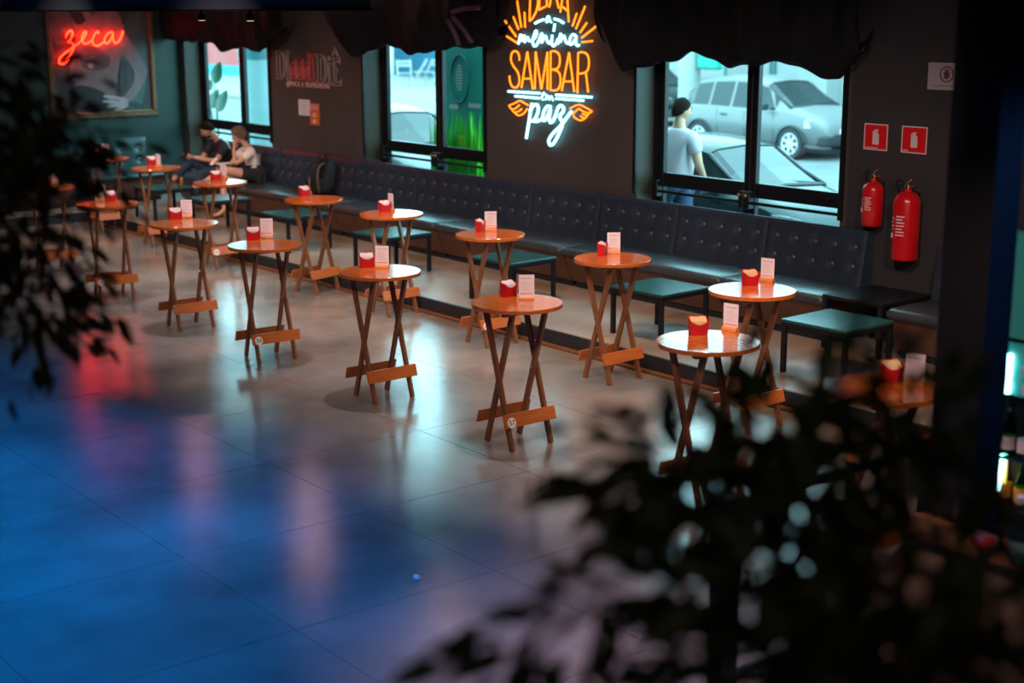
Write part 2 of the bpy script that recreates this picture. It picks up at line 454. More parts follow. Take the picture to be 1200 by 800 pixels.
# charcoal cladding to the right of the last doors, green jamb faces
o = MB().box(-8.60, -5.0, WY-0.006, WY, 0.15, CEIL).build('cladding', 'wall_charcoal', wb)
for a, b in DOORS:
    MB().box(a, a+0.012, WY, DY-0.04, PZ, 3.25).build('jamb_lining', 'jamb', wb)
    MB().box(b-0.012, b, WY, DY-0.04, PZ, 3.25).build('jamb_lining', 'jamb', wb)
    for x in (a, b):
        MB().box(x-0.022, x+0.022, WY-0.03, WY, PZ+1.0, CEIL).build('trim_strip', 'black_metal', wb)
wl = MB().box(WX-0.3, WX, FY-0.2, WY+0.37, 0, CEIL).build('wall_left', 'wall_green'); struct(wl, 'dark green end wall behind the framed picture')
wr = MB().box(RX, RX+0.3, FY-0.2, WY+0.37, 0, CEIL).build('wall_right', 'wall_charcoal'); struct(wr, 'dark wall at the bar end of the hall')
wf = MB().box(WX-0.3, RX+0.3, FY-0.5, FY-0.2, 0, CEIL).build('wall_front', 'wall_charcoal'); struct(wf, 'dark wall behind the camera')
ce = MB().box(WX-0.3, RX+0.3, FY-0.5, WY+0.37, CEIL, CEIL+0.2).build('ceiling', 'ceiling_black'); struct(ce, 'black ceiling over the hall')
mz = MB().box(-1.9, RX, FY-0.2, 2.1, 1.25, 1.4).box(-1.85, -1.65, 1.85, 2.05, 0, 1.25).build('floor_mezzanine', 'riser_dark'); struct(mz, 'landing on which the camera and the near potted plant stand')

# glass double doors
def leaf_door(n, a, b, label):
    e = thing('door_%d' % n, label, None, ((a+b)/2, DY, PZ), 0, None, 'structure')
    L = (b-a)/2; z1 = 3.1
    MB().box(-L, -L+0.07, -0.05, 0.05, 0, z1).build('frame_post', 'black_metal', e)
    MB().box(L-0.07, L, -0.05, 0.05, 0, z1).build('frame_post', 'black_metal', e)
    MB().box(-L, L, -0.05, 0.05, z1, z1+0.1).build('frame_head', 'black_metal', e)
    for s in (-1, 1):
        x0, x1 = (0.004, L-0.072) if s > 0 else (-L+0.072, -0.004)
        st = 0.075
        MB().cbox(x0, x0+st, -0.03, 0.03, 0.01, z1-0.005, 0.004).build('stile', 'black_metal', e)
        MB().cbox(x1-st, x1, -0.03, 0.03, 0.01, z1-0.005, 0.004).build('stile', 'black_metal', e)
        for z, h in ((0.01, 0.22), (1.06, 0.15), (z1-0.11, 0.105)):
            MB().cbox(x0+st, x1-st, -0.028, 0.028, z, z+h, 0.004).build('rail', 'black_metal', e)
        for za, zb in ((0.23, 1.06), (1.21, z1-0.11)):
            MB().box(x0+st-0.01, x1-st+0.01, -0.004, 0.004, za-0.01, zb+0.01).build('pane', 'door_glass', e)
        # panic bar with end boxes
        pb = MB().tube([(x0+0.03, -0.10, 1.015), (x1-0.03, -0.10, 1.015)], 0.017, 8).build('panic_bar', 'black_metal', e)
        for x in (x0+0.035, x1-0.035):
            MB().cbox(x-0.035, x+0.035, -0.12, -0.03, 0.95, 1.13, 0.008).build('bar_bracket', 'black_metal', pb)
        xi = x1-0.035 if s < 0 else x0+0.035
        MB().lathe([(0.018, 0), (0.018, 0.03), (0.01, 0.035)], 10).build('lock_cylinder', 'brass', pb).matrix_local = Matrix.Translation((xi, -0.12, 1.09)) @ Matrix.Rotation(PI/2, 4, 'X')
    # outside pull handle on the left leaf
    MB().tube([(-0.10, 0.04, 1.28), (-0.10, 0.09, 1.30), (-0.10, 0.09, 1.85), (-0.10, 0.04, 1.87)], 0.014, 8).build('pull_handle', 'black_metal', e)
    return e
leaf_door(1, *DOORS[0], 'black framed glass double doors behind the two seated people')
leaf_door(2, *DOORS[1], 'black framed glass double doors left of the blue and orange neon')
leaf_door(3, *DOORS[2], 'black framed glass double doors looking out on the parked cars')

# beam along the hall with track spotlights
bm_ = thing('trim_1', 'dark navy beam hanging across the top left corner', None, (-7.9, 4.87, 3.075), 0, None, 'structure')
MB().box(-14.3, 0, 0, 0.30, 0, 0.30).build('beam', 'beam_navy', bm_)
MB().box(-14.3, 0.02, -0.012, 0.312, -0.006, 0.006).build('flange', 'black_metal', bm_)
for x in (-1.0, -5, -9, -13):
    MB().box(x-0.02, x+0.02, 0.13, 0.17, 0.3, CEIL-3.075).build('hanger', 'black_metal', bm_)
for u, lab in ((236, 'small spotlight under the beam above the window with leaves'), (293, 'small spotlight under the beam right of the window with leaves')):
    d = ray(u, 15); t = 5.02/d.y
    q = thing('track_spotlight', lab, 'spotlight', (d.x*t, 5.02, 3.069), 0, 'spotlights under the beam')
    MB().tube([(0, 0, 0), (0, 0, -0.02)], 0.012, 8).build('stem', 'black_metal', q)
    MB().lathe([(0.02, -0.02), (0.026, -0.024), (0.028, -0.06), (0.03, -0.065)], 14).build('lamp_body', 'black_metal', q, True)
    MB().lathe([(0.026, -0.0655), (0.02, -0.068)], 14).build('lens', 'lamp_lens', q)

# ================================================================== BAR TABLES
def table_proto():
    root = thing('bar_table', 'x', 'bar table')
    R0 = 0.325; nb = 5; w = 2*R0/nb; g = 0.0012
    for k in range(nb):
        y0 = -R0+k*w+g; y1 = -R0+(k+1)*w-g
        poly = []
        n = 12
        for i in range(n+1):
            y = y0+(y1-y0)*i/n; poly.append((math.sqrt(max(0, R0*R0-y*y))+0.0, y))
        for i in range(n+1):
            y = y1+(y0-y1)*i/n; poly.append((-math.sqrt(max(0, R0*R0-y*y)), y))
        # drop duplicate points at the rim
        pp = []
        for p in poly:
            if not pp or (abs(p[0]-pp[-1][0])+abs(p[1]-pp[-1][1])) > 1e-5: pp.append(p)
        if abs(pp[0][0]-pp[-1][0])+abs(pp[0][1]-pp[-1][1]) < 1e-5: pp.pop()
        cx = sum(p[0] for p in pp)/len(pp); cy = sum(p[1] for p in pp)/len(pp)
        m = MB(); n = len(pp)
        sh = lambda p, d: (cx+(p[0]-cx)*(1-d), cy+(p[1]-cy)*(1-d))
        m.add([(*p, 1.012) for p in pp]+[(*p, 1.036) for p in pp]+[(*sh(p, 0.012), 1.04) for p in pp],
              [tuple(range(n))[::-1], tuple(range(2*n, 3*n))]+[(i, (i+1)%n, n+(i+1)%n, n+i) for i in range(n)]+[(n+i, n+(i+1)%n, 2*n+(i+1)%n, 2*n+i) for i in range(n)])
        m.build('top_board', 'wood_top', root)
    for x in (-0.15, 0.15):
        MB().cbox(x-0.02, x+0.02, -0.25, 0.25, 0.985, 1.012, 0.004).build('cleat', 'wood_leg', root)
    for sy in (-1, 1):
        for sx in (-1, 1):
            # the two legs of one X lie side by side in y
            y = sy*(0.165 + (0.014 if sx > 0 else -0.014))
            m = MB().bar((sx*0.165, y, 0.0), (-sx*0.135, y, 0.99), 0.024, 0.042, (0, 1, 0))
            m.v = [(a, b, max(0.0, c)) for a, b, c in m.v]
            m.build('leg', 'wood_leg', root)
        MB().lathe([(0.007, -0.035), (0.009, -0.03), (0.009, 0.03), (0.007, 0.035)], 8).build('pivot_bolt', 'chrome', root).matrix_local = Matrix.Translation((0.0, sy*0.165, 0.5445)) @ Matrix.Rotation(PI/2, 4, 'X')
    # the two foot boards, leaning with the legs
    for sx in (-1, 1):
        z0, z1 = 0.17, 0.262
        k = 0.30/0.99
        f = lambda z: sx*(0.165-k*z)
        off = sx*0.021
        m = MB()
        pr = [(f(z0)+off, z0), (f(z1)+off, z1), (f(z1)+off+sx*0.018, z1), (f(z0)+off+sx*0.018, z0)]
        y0, y1 = (-0.225, 0.245) if sx > 0 else (-0.26, 0.215)
        m.prism(pr, lambda p: (p[0], y0, p[1]), lambda p: (p[0], y1, p[1]))
        m.build('foot_board', 'wood_plank', root)
    return root
tproto = table_proto()

def badge(t, num):
    b = MB().lathe([(0.036, 0), (0.038, 0.001), (0.038, 0.003), (0.036, 0.004)], 20).build('number_badge', 'badge_white', t)
    k = 0.30/0.99; zc = 0.205
    x = 0.165-k*zc+0.021+0.0185
    # board face leans: its outward normal tilts up
    ang = math.atan(k)
    nrm = Vector((math.cos(ang), 0, math.sin(ang))); up = Vector((-math.sin(ang), 0, math.cos(ang))); yy = Vector((0, 1, 0))
    b.matrix_local = Matrix(((yy.x, up.x, nrm.x, x), (yy.y, up.y, nrm.y, -0.165), (yy.z, up.z, nrm.z, zc), (0,0,0,1)))
    text(num, 'badge_black', b, (0, 0, 0.0045), (1,0,0), (0,1,0), 0.052, None, 0.0008)
    return b

TB = [  # (x, y, rot deg, label, number, (holder px), (card px), card rotation, napkin kind)
 (-6.22, 6.54, -4, 'nearest unobstructed bar table, pale window glare across its top', None, (818, 392), (856, 388), 10, 'k'),
 (-7.95, 6.39, 0, 'bar table numbered 57 standing alone on the concrete in the front row', '57', (596, 347), (617, 351), 55, 'w'),
 (-7.22, 8.05, 0, 'bar table by the platform nearest the fire extinguishers, kraft napkins on top', None, (879, 334), (899, 330), 15, 'k'),
 (-8.92, 8.20, 3, 'orange lit bar table in front of the low teal topped table', None, (706, 299), (719, 297), 55, 'w'),
 (-10.65, 8.24, 2, 'bar table numbered 02 behind table 57 at the platform edge', '02', (563, 271), (575, 270), 55, 'w'),
 (-12.415, 8.32, 4, 'bar table half lit orange and white in front of the left door of green glass', None, (451, 248), (458, 247), -5, 'w'),
 (-9.64, 6.34, 0, 'front row bar table between tables 54 and 57', None, (430, 313), (448, 314), 45, 'w'),
 (-13.96, 8.33, 17, 'bar table twisted slightly, in front of the black backpack on the bench', None, (357, 230), (363, 227), -30, 'w'),
 (-11.43, 6.30, -3, 'bar table numbered 54 in the front row', '54', (297, 281), (313, 279), 55, 'w'),
 (-16.11, 8.30, 0, 'bar table numbered 43 in front of the seated woman', '43', (253, 211), (262, 210), 15, 'w'),
 (-13.12, 6.35, 0, 'dark topped front row bar table between tables 33 and 54', None, (206, 257), (219, 255), 55, 'w'),
 (-18.19, 8.44, 0, 'bar table to the left of the seated man', None, (178, 193), (186, 196), 5, 'w'),
 (-15.04, 6.39, -7, 'bar table numbered 33 with its top glowing red', '33', (130, 236), (118, 236), 50, 'w'),
 (-19.9, 8.47, 0, 'farthest bar table, before the teal bench under the picture', None, (116, 183), (124, 183), 50, 'w'),
 (-17.03, 6.51, 0, 'bar table at the left edge half hidden by hanging foliage', None, (52, 216), (66, 216), 50, 'w'),
 (-4.80, 6.42, 0, 'bar table at the right behind the dark foliage and railing', None, (1044, 446), (1071, 452), 20, 'k'),
]

def napkin_box_proto(kind):
    root = thing('napkin_box', 'x', 'napkin box')
    w, d = 0.062, 0.033   # half sizes at the top
    bw, bd = 0.056, 0.026
    # open carton with a low scooped front and high back
    pts_b = [(-bw,-bd),(bw,-bd),(bw,bd),(-bw,bd)]
    N = 10
    ring = []
    for i in range(N+1): ring.append((-1+2*i/N, -1))
    for i in range(1, 5): ring.append((1, -1+2*i/5))
    for i in range(N+1): ring.append((1-2*i/N, 1))
    for i in range(1, 5): ring.append((-1, 1-2*i/5))
    def top(p):
        x, y = p
        h = 0.105
        if y < 0.9: h = 0.105 - 0.030*(1-abs(x)**2)*(1-y)/2 - 0.006*(1-y)/2
        else: h = 0.118
        return h
    m = MB(); n = len(ring); vs = []
    for p in ring: vs.append((p[0]*bw, p[1]*bd, 0))
    for p in ring: vs.append((p[0]*w, p[1]*d, top(p)))
    for p in ring: vs.append((p[0]*(w-0.002), p[1]*(d-0.002), top(p)))
    for p in ring: vs.append((p[0]*(bw-0.002), p[1]*(bd-0.002), 0.003))
    fs = [tuple(range(n))[::-1], tuple(range(3*n, 4*n))]
    for k in range(3):
        for i in range(n): fs.append((k*n+i, k*n+(i+1)%n, (k+1)*n+(i+1)%n, (k+1)*n+i))
    m.add(vs, fs); m.build('carton', 'red_card', root)
    for q in range(7):
        y = -0.022+q*0.0068
        m = MB(); pr = []
        for i in range(9):
            x = -0.053+0.106*i/8
            pr.append((x, 0.090+0.024*(q/6)+0.002*math.sin(i*1.3+q)))
        poly = [(-0.051, 0.01), (0.051, 0.01)] + pr[::-1]
        m.prism(poly, lambda p: (p[0], y*0.9 if p[1] < 0.05 else y, p[1]), lambda p: (p[0], (y*0.9 if p[1] < 0.05 else y)+0.005, p[1]))
        m.build('napkin', 'napkin_kraft' if kind == 'k' else 'napkin', root)
    return root
npro = {'w': napkin_box_proto('w'), 'k': napkin_box_proto('k')}
def card_proto():
    root = thing('menu_card', 'x', 'menu card')
    poly = [(0.026*math.cos(PI*i/12), 0.001+0.032*math.sin(PI*i/12)) for i in range(13)]
    MB().prism(poly, lambda p: (-0.055, p[0], p[1]), lambda p: (0.055, p[0], p[1])).build('holder_block', 'holder_wood', root, True, 40)
    c = MB().box(-0.056, 0.056, -0.0008, 0.0008, 0.028, 0.182).build('card', 'paper', root)
    p = MB()
    for sgn in (-1, 1):
        p = MB().box(-0.04, 0.04, sgn*0.0010-0.0002, sgn*0.0010+0.0002, 0.152, 0.160)
        for k in range(6): p.box(-0.038, 0.038-0.012*(k % 3), sgn*0.0010-0.0002, sgn*0.0010+0.0002, 0.068+k*0.0125, 0.071+k*0.0125)
        p.build('print', 'print_grey', c)
        MB().box(-0.045, 0.045, sgn*0.0010-0.0002, sgn*0.0010+0.0002, 0.040, 0.050).build('print_band', 'print_red', c)
    return root
cpro = card_proto()
WHERE = ['nearest unobstructed bar table', 'foremost middle bar table with the widest clear floor around it', 'bar table by the fire extinguishers', 'orange lit bar table before the low teal table', 'bar table right behind the foremost middle one',
 'half white half orange bar table in the back row', 'fourth front row bar table from the left foliage', 'twisted bar table by the backpack', 'third bar table from the left foliage in the front row', 'bar table by the seated woman',
 'second front row bar table from the left foliage', 'bar table left of the seated man', 'bar table with the red glowing top', 'farthest bar table under the picture', 'bar table half hidden by the left foliage', 'bar table behind the right foliage']
used = {'t': 0, 'w': 0, 'k': 0, 'c': 0}
def fresh(key, proto):
    used[key] += 1
    return proto if used[key] == 1 else copy_tree(proto)
NROT = [12, 45, 22, 72, 72, 35, 15, 40, 20, 35, 25, 40, 40, 35, 35, 20]
for (x, y, a, lab, num, hp, cp, ca, nk), wh, nrot in zip(TB, WHERE, NROT):
    t = fresh('t', tproto)
    t.location = (x, y, 0); t.rotation_euler.z = math.radians(a)
    tag(t, lab, 'bar table', 'round folding bar tables')
    q = onz(*hp, 1.04)
    n = fresh(nk, npro[nk]); n.location = (q.x, q.y, 1.04); n.rotation_euler.z = math.radians(51+nrot)
    tag(n, 'red napkin carton on the %s' % wh, 'napkin box', 'red napkin cartons')
    q = onz(*cp, 1.04)
    c = fresh('c', cpro); c.location = (q.x, q.y, 1.04); c.rotation_euler.z = math.radians(ca)
    tag(c, 'upright card on the %s' % wh, 'menu card', 'menu cards on the bar tables')
for t in [o for o in C.objects if o.get('category') == 'bar table']:
    for row in TB:
        if row[3] == t['label'] and row[4]: badge(t, row[4])

# ================================================================== BANQUETTE
def seat_unit(x0, x1, label, mats=('leather_seat', 'bench_brown')):
    root = thing('bench_seat', label, 'bench', ((x0+x1)/2, 0, PZ), 0, 'bench seats along the window wall')
    L = (x1-x0)/2 - 0.012
    pr = [(10.20, 0.07), (10.07, 0.36), (10.66, 0.36), (10.66, 0.07)]
    MB().prism(pr, lambda p: (-L, p[0], p[1]), lambda p: (L, p[0], p[1])).build('base', mats[1], root)
    MB().box(-L+0.02, L-0.02, 10.23, 10.66, 0.0, 0.07).build('plinth', 'black_paint', root)
    # rounded cushion
    prof = [(10.06, 0.36), (10.025, 0.375), (10.015, 0.41), (10.03, 0.44), (10.07, 0.455), (10.35, 0.462), (10.62, 0.455), (10.66, 0.45), (10.66, 0.36)]
    m = MB(); xs = [-L, -L+0.012, -L+0.04, 0, L-0.04, L-0.012, L]; n = len(prof); vs = []; fs = []
    for i, x in enumerate(xs):
        sh = (0.030, 0.010, 0.0, 0.0, 0.0, 0.010, 0.030)[i]
        for yy, z in prof:
            vs.append((x, yy+(sh*0.5 if yy < 10.3 else 0), z-(sh if z > 0.42 else 0)))
    for i in range(len(xs)-1):
        for k in range(n): fs.append((i*n+k, i*n+(k+1)%n, (i+1)*n+(k+1)%n, (i+1)*n+k))
    fs.append(tuple(range(n))); fs.append(tuple((len(xs)-1)*n+k for k in range(n))[::-1])
    m.add(vs, fs); m.build('seat_cushion', mats[0], root, True, 60)
    return root
SEATS = [(-9.40, -8.16, 'bench seat at the end nearest the fire extinguishers'), (-11.74, -9.40, 'bench seat below the doors with the parked cars'),
 (-14.07, -11.74, 'bench seat below the blue and orange neon'), (-16.42, -14.07, 'bench seat below the doors of green glass'),
 (-18.75, -16.42, 'bench seat carrying the black backpack'), (-21.1, -18.75, 'bench seat on which the man and woman sit'), (-7.5, -6.3, 'bench seat at the right edge behind the black pillar')]
for s in SEATS: seat_unit(*s)

button_me = MB().lathe([(0.023, 0), (0.024, 0.005), (0.018, 0.012), (0.006, 0.016)], 10).mesh('button', 'button', True)
def back_panel(x0, x1, n, label, mt='leather', group='tufted backrest panels along the window wall', place=None):
    root = thing('backrest_panel', label, 'backrest', ((x0+x1)/2, 0, PZ), 0, group)
    L = (x1-x0)/2 - 0.006
    z0, z1 = 0.40, 0.955
    def lean(z): return 10.668 + (z-0.45)*0.16      # front plane leans back
    bx = [-L+(i+0.5)*2*L/n for i in range(n)]
    bz = [0.615, 0.795]
    pts = [(x-0.0, z) for z in bz for x in bx]
    def front(u, v):
        x = -L+2*L*u; z = z0+(z1-z0)*v
        y = lean(z)
        e = min(u*2*L, (1-u)*2*L, (1-v)*(z1-z0))
        puff = 0.022*(1-math.exp(-max(e, 0)/0.03))
        d = 0
        for px, pz in pts:
            r2 = ((x-px)**2+(z-pz)**2)
            d += 0.036*math.exp(-r2/0.0020)
        return (x, y-puff+d, z)
    nu, nv = max(24, int(2*L/0.028)), 22
    m = MB().grid(front, nu, nv)
    # top, sides and back
    b = 10.842
    m.grid(lambda u, v: (lambda f: (f[0], f[1]+(b-f[1])*v, f[2]+(0.0 if v < 0.02 else -0.012*v)))(front(u, 1)), nu, 2)
    for uu in (0, 1):
        m.grid(lambda u, v: (lambda f: (f[0], f[1]+(b-f[1])*u, f[2]-(0.012*u if v > 0.99 else 0)))(front(uu, v)), 2, nv)
    o = m.build('upholstery', mt, root, True, 55)
    for x, z in pts:
        q = link('button', button_me, root)
        q.matrix_local = Matrix.Translation((x, lean(z)+0.010, z)) @ Matrix.Rotation(PI/2-0.16, 4, 'X')
    return root
BACKS = [(-9.45, -8.26, 5, 'tufted backrest panel nearest the fire extinguishers'), (-10.68, -9.45, 5, 'tufted backrest panel below the right leaf of the car view doors'),
 (-11.88, -10.68, 5, 'tufted backrest panel below the left leaf of the car view doors'), (-13.05, -11.88, 5, 'tufted backrest panel right under the neon lettering'),
 (-15.37, -13.05, 10, 'double length tufted backrest panel left of the neon'), (-16.59, -15.37, 5, 'tufted backrest panel below the left half of the green glass doors'),
 (-17.78, -16.59, 5, 'tufted backrest panel to the right of the backpack'), (-18.91, -17.78, 5, 'tufted backrest panel between the woman and the backpack'),
 (-20.1, -18.91, 5, 'tufted backrest panel behind the seated woman'), (-21.3, -20.1, 5, 'tufted backrest panel behind the seated man'),
 (-7.5, -6.3, 5, 'tufted backrest panel at the right, half behind the pillar')]
for b in BACKS: back_panel(*b)
# teal bench on the end wall, same kind turned a quarter
def turned(root, yc):
    # local y (towards the wall) becomes -x
    root.rotation_euler.z = PI/2
    root.location = (WX+WY, yc, PZ)
sroot = seat_unit(-1.2, 1.2, 'teal bench seat under the framed picture', ('leather_teal', 'bench_brown')); turned(sroot, 8.9); sroot['group'] = 'bench on the end wall'
broot = back_panel(-1.2, 1.2, 8, 'teal tufted backrest under the framed picture', 'leather_teal', 'bench on the end wall'); turned(broot, 8.9)

# low square tables in front of the bench
def low_table():
    root = thing('low_table', 'x', 'low table')
    MB().cbox(-0.33, 0.33, -0.32, 0.32, 0.425, 0.45, 0.004).build('table_top', 'low_table_top', root)
    for s in (-1, 1):
        MB().box(-0.325, 0.325, s*0.295-0.02, s*0.295+0.02, 0.39, 0.425).build('apron', 'black_metal', root)
        MB().box(s*0.305-0.02, s*0.305+0.02, -0.275, 0.275, 0.39, 0.425).build('apron', 'black_metal', root)
        for q in (-1, 1):
            MB().cbox(s*0.305-0.02, s*0.305+0.02, q*0.295-0.02, q*0.295+0.02, 0, 0.39, 0.003).build('leg', 'black_metal', root)
    return root
lp = low_table()
cans = onz(213, 217, PZ+0.45)
LT = [(-7.45, 9.35, 2, 'low black table in the dark behind the foliage, nearest the pillar'), (-9.44, 9.27, 2, 'low teal topped table in front of the parked car doors'),
 (-11.60, 9.26, 3, 'low dark table behind bar table 02'), (-13.80, 9.25, 4, 'low dark table behind the half white bar table'), (-15.95, 9.25, 0, 'low dark table in front of the backpack'),
 (-18.1, 9.25, 0, 'low dark table at the knees of the seated woman'), (cans.x-0.05, cans.y-0.26, 0, 'low dark table beside the seated man with a can on it')]
LT[5] = (-17.95, 9.2, 0, LT[5][3])
for i, (x, y, a, lab) in enumerate(LT):
    t = lp if i == 0 else copy_tree(lp)
    t.location = (x, y, PZ); t.rotation_euler.z = math.radians(a)
    tag(t, lab, 'low table', 'low square tables before the bench')
# long narrow black table between the bench sections
t = thing('corner_table', 'black table closing the gap between the two bench sections', 'table', (-7.83, 10.30, PZ))
MB().cbox(-0.32, 0.32, -0.30, 0.42, 0.45, 0.48, 0.004).build('table_top', 'black_metal', t)
for sx in (-1, 1):
    for y in (-0.27, 0.39):
        MB().box(sx*0.295-0.02, sx*0.295+0.02, y-0.02, y+0.02, 0, 0.45).build('leg', 'black_metal', t)
# drink can
c = thing('drink_can', 'gold drink can on the low table beside the seated man', 'can', (cans.x, cans.y, PZ+0.45))
mat('can_gold', (0.45, 0.22, 0.05), 0.35, metal=0.6)
MB().lathe([(0.026, 0), (0.032, 0.008), (0.032, 0.105), (0.026, 0.118)], 16).build('can_body', 'can_gold', c, True, 40)
MB().lathe([(0.026, 0.118), (0.025, 0.122), (0.02, 0.121)], 16).build('can_lid', 'chrome', c)

# ================================================================== NEON SIGN
def smooth(pts, it=2, closed=False):
    for _ in range(it):
        q = []
        n = len(pts)
        for i in range(n if closed else n-1):
            a = pts[i]; b = pts[(i+1) % n]
            q.append((a[0]*0.75+b[0]*0.25, a[1]*0.75+b[1]*0.25)); q.append((a[0]*0.25+b[0]*0.75, a[1]*0.25+b[1]*0.75))
        if not closed: q = [pts[0]]+q+[pts[-1]]
        pts = q
    return pts
def c1(*p): return [(585+x/13.33, y/13.33) for x, y in p]
def c2(*p): return [(640+x/13.33, y/13.33) for x, y in p]
def c3(*p): return [(590+x/10.909, 55+y/10.909) for x, y in p]
def c4(*p): return [(590+x/10.66, 105+y/10.66) for x, y in p]
ns = thing('neon_sign', 'orange and blue white neon sign reading DEIXA a menina SAMBAR em paz', 'neon sign', ony(644, 175, WY))
NB = ns.location
def neon(name, strokes, m, r, y=WY-0.045, sm=2, parent=None):
    mb = MB()
    for s in strokes:
        s2 = smooth(s, sm) if (len(s) > 2 and sm) else s
        mb.tube([ony(u, v, y)-NB for u, v in s2], r, 6)
    o = mb.build(name, m, parent or ns, True)
    return o
RO, RW = 0.0115, 0.0145
for s in ([c1((280,10),(345,430))], [c1((220,260),(300,460))], [c1((90,325),(265,570))], [c1((115,565),(270,665))], [c1((395,185),(405,430))],
          [c2((480,205),(410,410))], [c2((610,95),(465,450))], [c2((635,355),(530,510))], [c2((840,365),(555,590))], [c2((725,640),(560,660))]):
    neon('neon_ray', s, 'neon_orange', RO, sm=0)
dx = [ [[(620.5,24.5),(622,-20)], [(620.5,24.5),(624,22),(630,10),(631,-8),(628,-19),(622,-22)]],
       [[(631.5,11.5),(633.5,-26)], [(631.5,11.5),(638.6,8)], [(632.5,-7),(638.5,-9.5)], [(633.5,-26),(640,-28)]],
       [[(640.7,8),(641.6,-30)]], [[(643.6,8.5),(652,-31)], [(654.8,9.8),(645.5,-31)]],
       [[(656.6,14.5),(663.2,-30)], [(663.2,-30),(666.5,26)], [(659.4,8),(664.8,12.5)]] ]
for l in dx: neon('neon_letter', l, 'neon_orange', RO, sm=1)
sam = [ [c3((205,175),(200,90),(155,45),(105,70),(90,160),(120,240),(180,310),(205,390),(200,480),(160,525),(110,510),(80,440),(78,365))],
        [c3((230,520),(305,60)), c3((305,60),(375,540)), c3((255,405),(345,405))],
        [c3((400,540),(412,60)), c3((412,60),(485,540)), c3((485,540),(562,65)), c3((562,65),(563,545))],
        [c3((603,58),(600,552)), c3((603,58),(660,50),(715,90),(725,190),(700,280),(615,290)), c3((615,290),(690,300),(730,360),(730,480),(690,560),(600,552))],
        [c3((745,560),(838,70)), c3((838,70),(905,575)), c3((775,440),(870,440))],
        [c3((945,590),(955,75)), c3((955,75),(1010,62),(1075,90),(1097,180),(1085,290),(1040,335),(950,342)), c3((1055,335),(1083,580))] ]
for l in sam: neon('neon_letter', l, 'neon_orange', RO)
for l in ([c1((560,365),(630,325),(700,305))], [c1((860,295),(940,315),(1005,360))]): neon('neon_dash', l, 'neon_white', RW)
neon('neon_letter', [c1((735,345),(740,280),(765,245),(785,270),(775,330),(740,350)), c1((785,260),(790,330),(820,350))], 'neon_white', 0.010)
men = [ [c1((298,690),(345,490),(330,680),(400,510),(385,690),(445,560),(455,640),(510,640))],
        [c1((510,640),(560,590),(595,510),(575,470),(545,540),(518,640),(535,715),(570,725),(610,660))],
        [c1((610,660),(680,470),(655,700),(690,600),(725,545),(745,640),(790,690),(815,640))],
        [c1((830,545),(815,670),(845,730),(885,690),(915,610)), c1((870,370),(850,490))],
        [c2((180,690),(240,470),(210,690),(245,590),(280,545),(300,640),(335,690),(365,660))],
        [c2((475,575),(430,530),(390,560),(362,640),(375,705),(420,680),(475,570),(460,680),(490,720),(515,700))] ]
for l in men: neon('neon_letter', l, 'neon_white', RW)
for l in ([c3((60,568),(465,592))], [c3((150,628),(460,655))], [c3((670,612),(1130,642))], [c3((670,660),(1020,685))]): neon('neon_bar', l, 'neon_white', RW, sm=0)
neon('neon_letter', [c3((485,645),(525,600),(515,575),(490,620),(495,680),(530,670))], 'neon_white', 0.009)
neon('neon_letter', [c3((545,600),(545,690),(570,615),(585,640),(585,690),(610,620),(625,650),(635,690))], 'neon_white', 0.009)
paz = [ [c4((355,170),(285,610)), c4((330,270),(375,190),(425,185),(440,240),(420,320),(380,390),(345,395)), c4((380,390),(420,400),(470,370))],
        [c4((590,215),(545,200),(500,280),(485,370),(510,395),(550,340),(595,215),(570,330),(575,410),(610,410),(650,330))],
        [c4((650,330),(680,220),(720,190),(758,235),(740,290),(690,330),(730,390),(740,440),(690,560),(620,690),(575,695),(560,630),(620,540),(720,450),(790,350),(850,270))] ]
for l in paz: neon('neon_letter', l, 'neon_white', 0.018)
lw = [c4((310,195),(255,165),(205,133),(150,165),(68,200)), c4((68,200),(95,245),(150,240),(200,190)), c4((105,250),(130,285),(185,275),(230,240)), c4((140,290),(190,330),(255,300),(300,235))]
rw = [c4((830,235),(940,180),(1010,215),(1105,270)), c4((1105,270),(1065,300),(990,270),(940,235)), c4((1060,305),(1045,330),(985,300)), c4((1040,335),(1015,365),(960,330)), c4((1010,365),(960,392),(880,345),(868,300),(935,240))]
neon('neon_wing', lw, 'neon_orange', 0.010, sm=1); neon('neon_wing', rw, 'neon_orange', 0.010, sm=1)
# stand-off pins that hold the tubes to the wall
for u, v in ((600, 60), (690, 62), (612, 100), (685, 103), (600, 118), (690, 118), (617, 158), (650, 165), (610, 40), (680, 40)):
    q = ony(u, v, WY)-NB
    MB().tube([q, q+Vector((0, -0.045, 0))], 0.005, 6).build('stand_off', 'chrome', ns)

# ================================================================== FRAMED PICTURE WITH RED NEON
PX = WX+0.001
pa, pb_ = 8.60, 10.365; za, zb = 1.43, 3.75
pic = thing('framed_picture', 'large gilt framed black and white picture on the dark green wall', 'picture', (WX, (pa+pb_)/2, za))
PO = Vector(pic.location)
fw = 0.085
for nm, (y0, y1, z0, z1) in {'b': (pa, pb_, za, za+fw), 't': (pa, pb_, zb-fw, zb), 'l': (pa, pa+fw, za+fw, zb-fw), 'r': (pb_-fw, pb_, za+fw, zb-fw)}.items():
    MB().cbox(0.0, 0.06, y0-PO.y, y1-PO.y, z0-PO.z, z1-PO.z, 0.015).build('frame_rail', 'gilt', pic)
    ins = 0.02
    if nm in 'bt':
        zc = z1 if nm == 'b' else z0
        MB().cbox(0.0, 0.04, y0+fw-PO.y, y1-fw-PO.y, (zc if nm == 'b' else zc-0.018)-PO.z, (zc+0.018 if nm == 'b' else zc)-PO.z, 0.005).build('inner_bead', 'brass', pic)
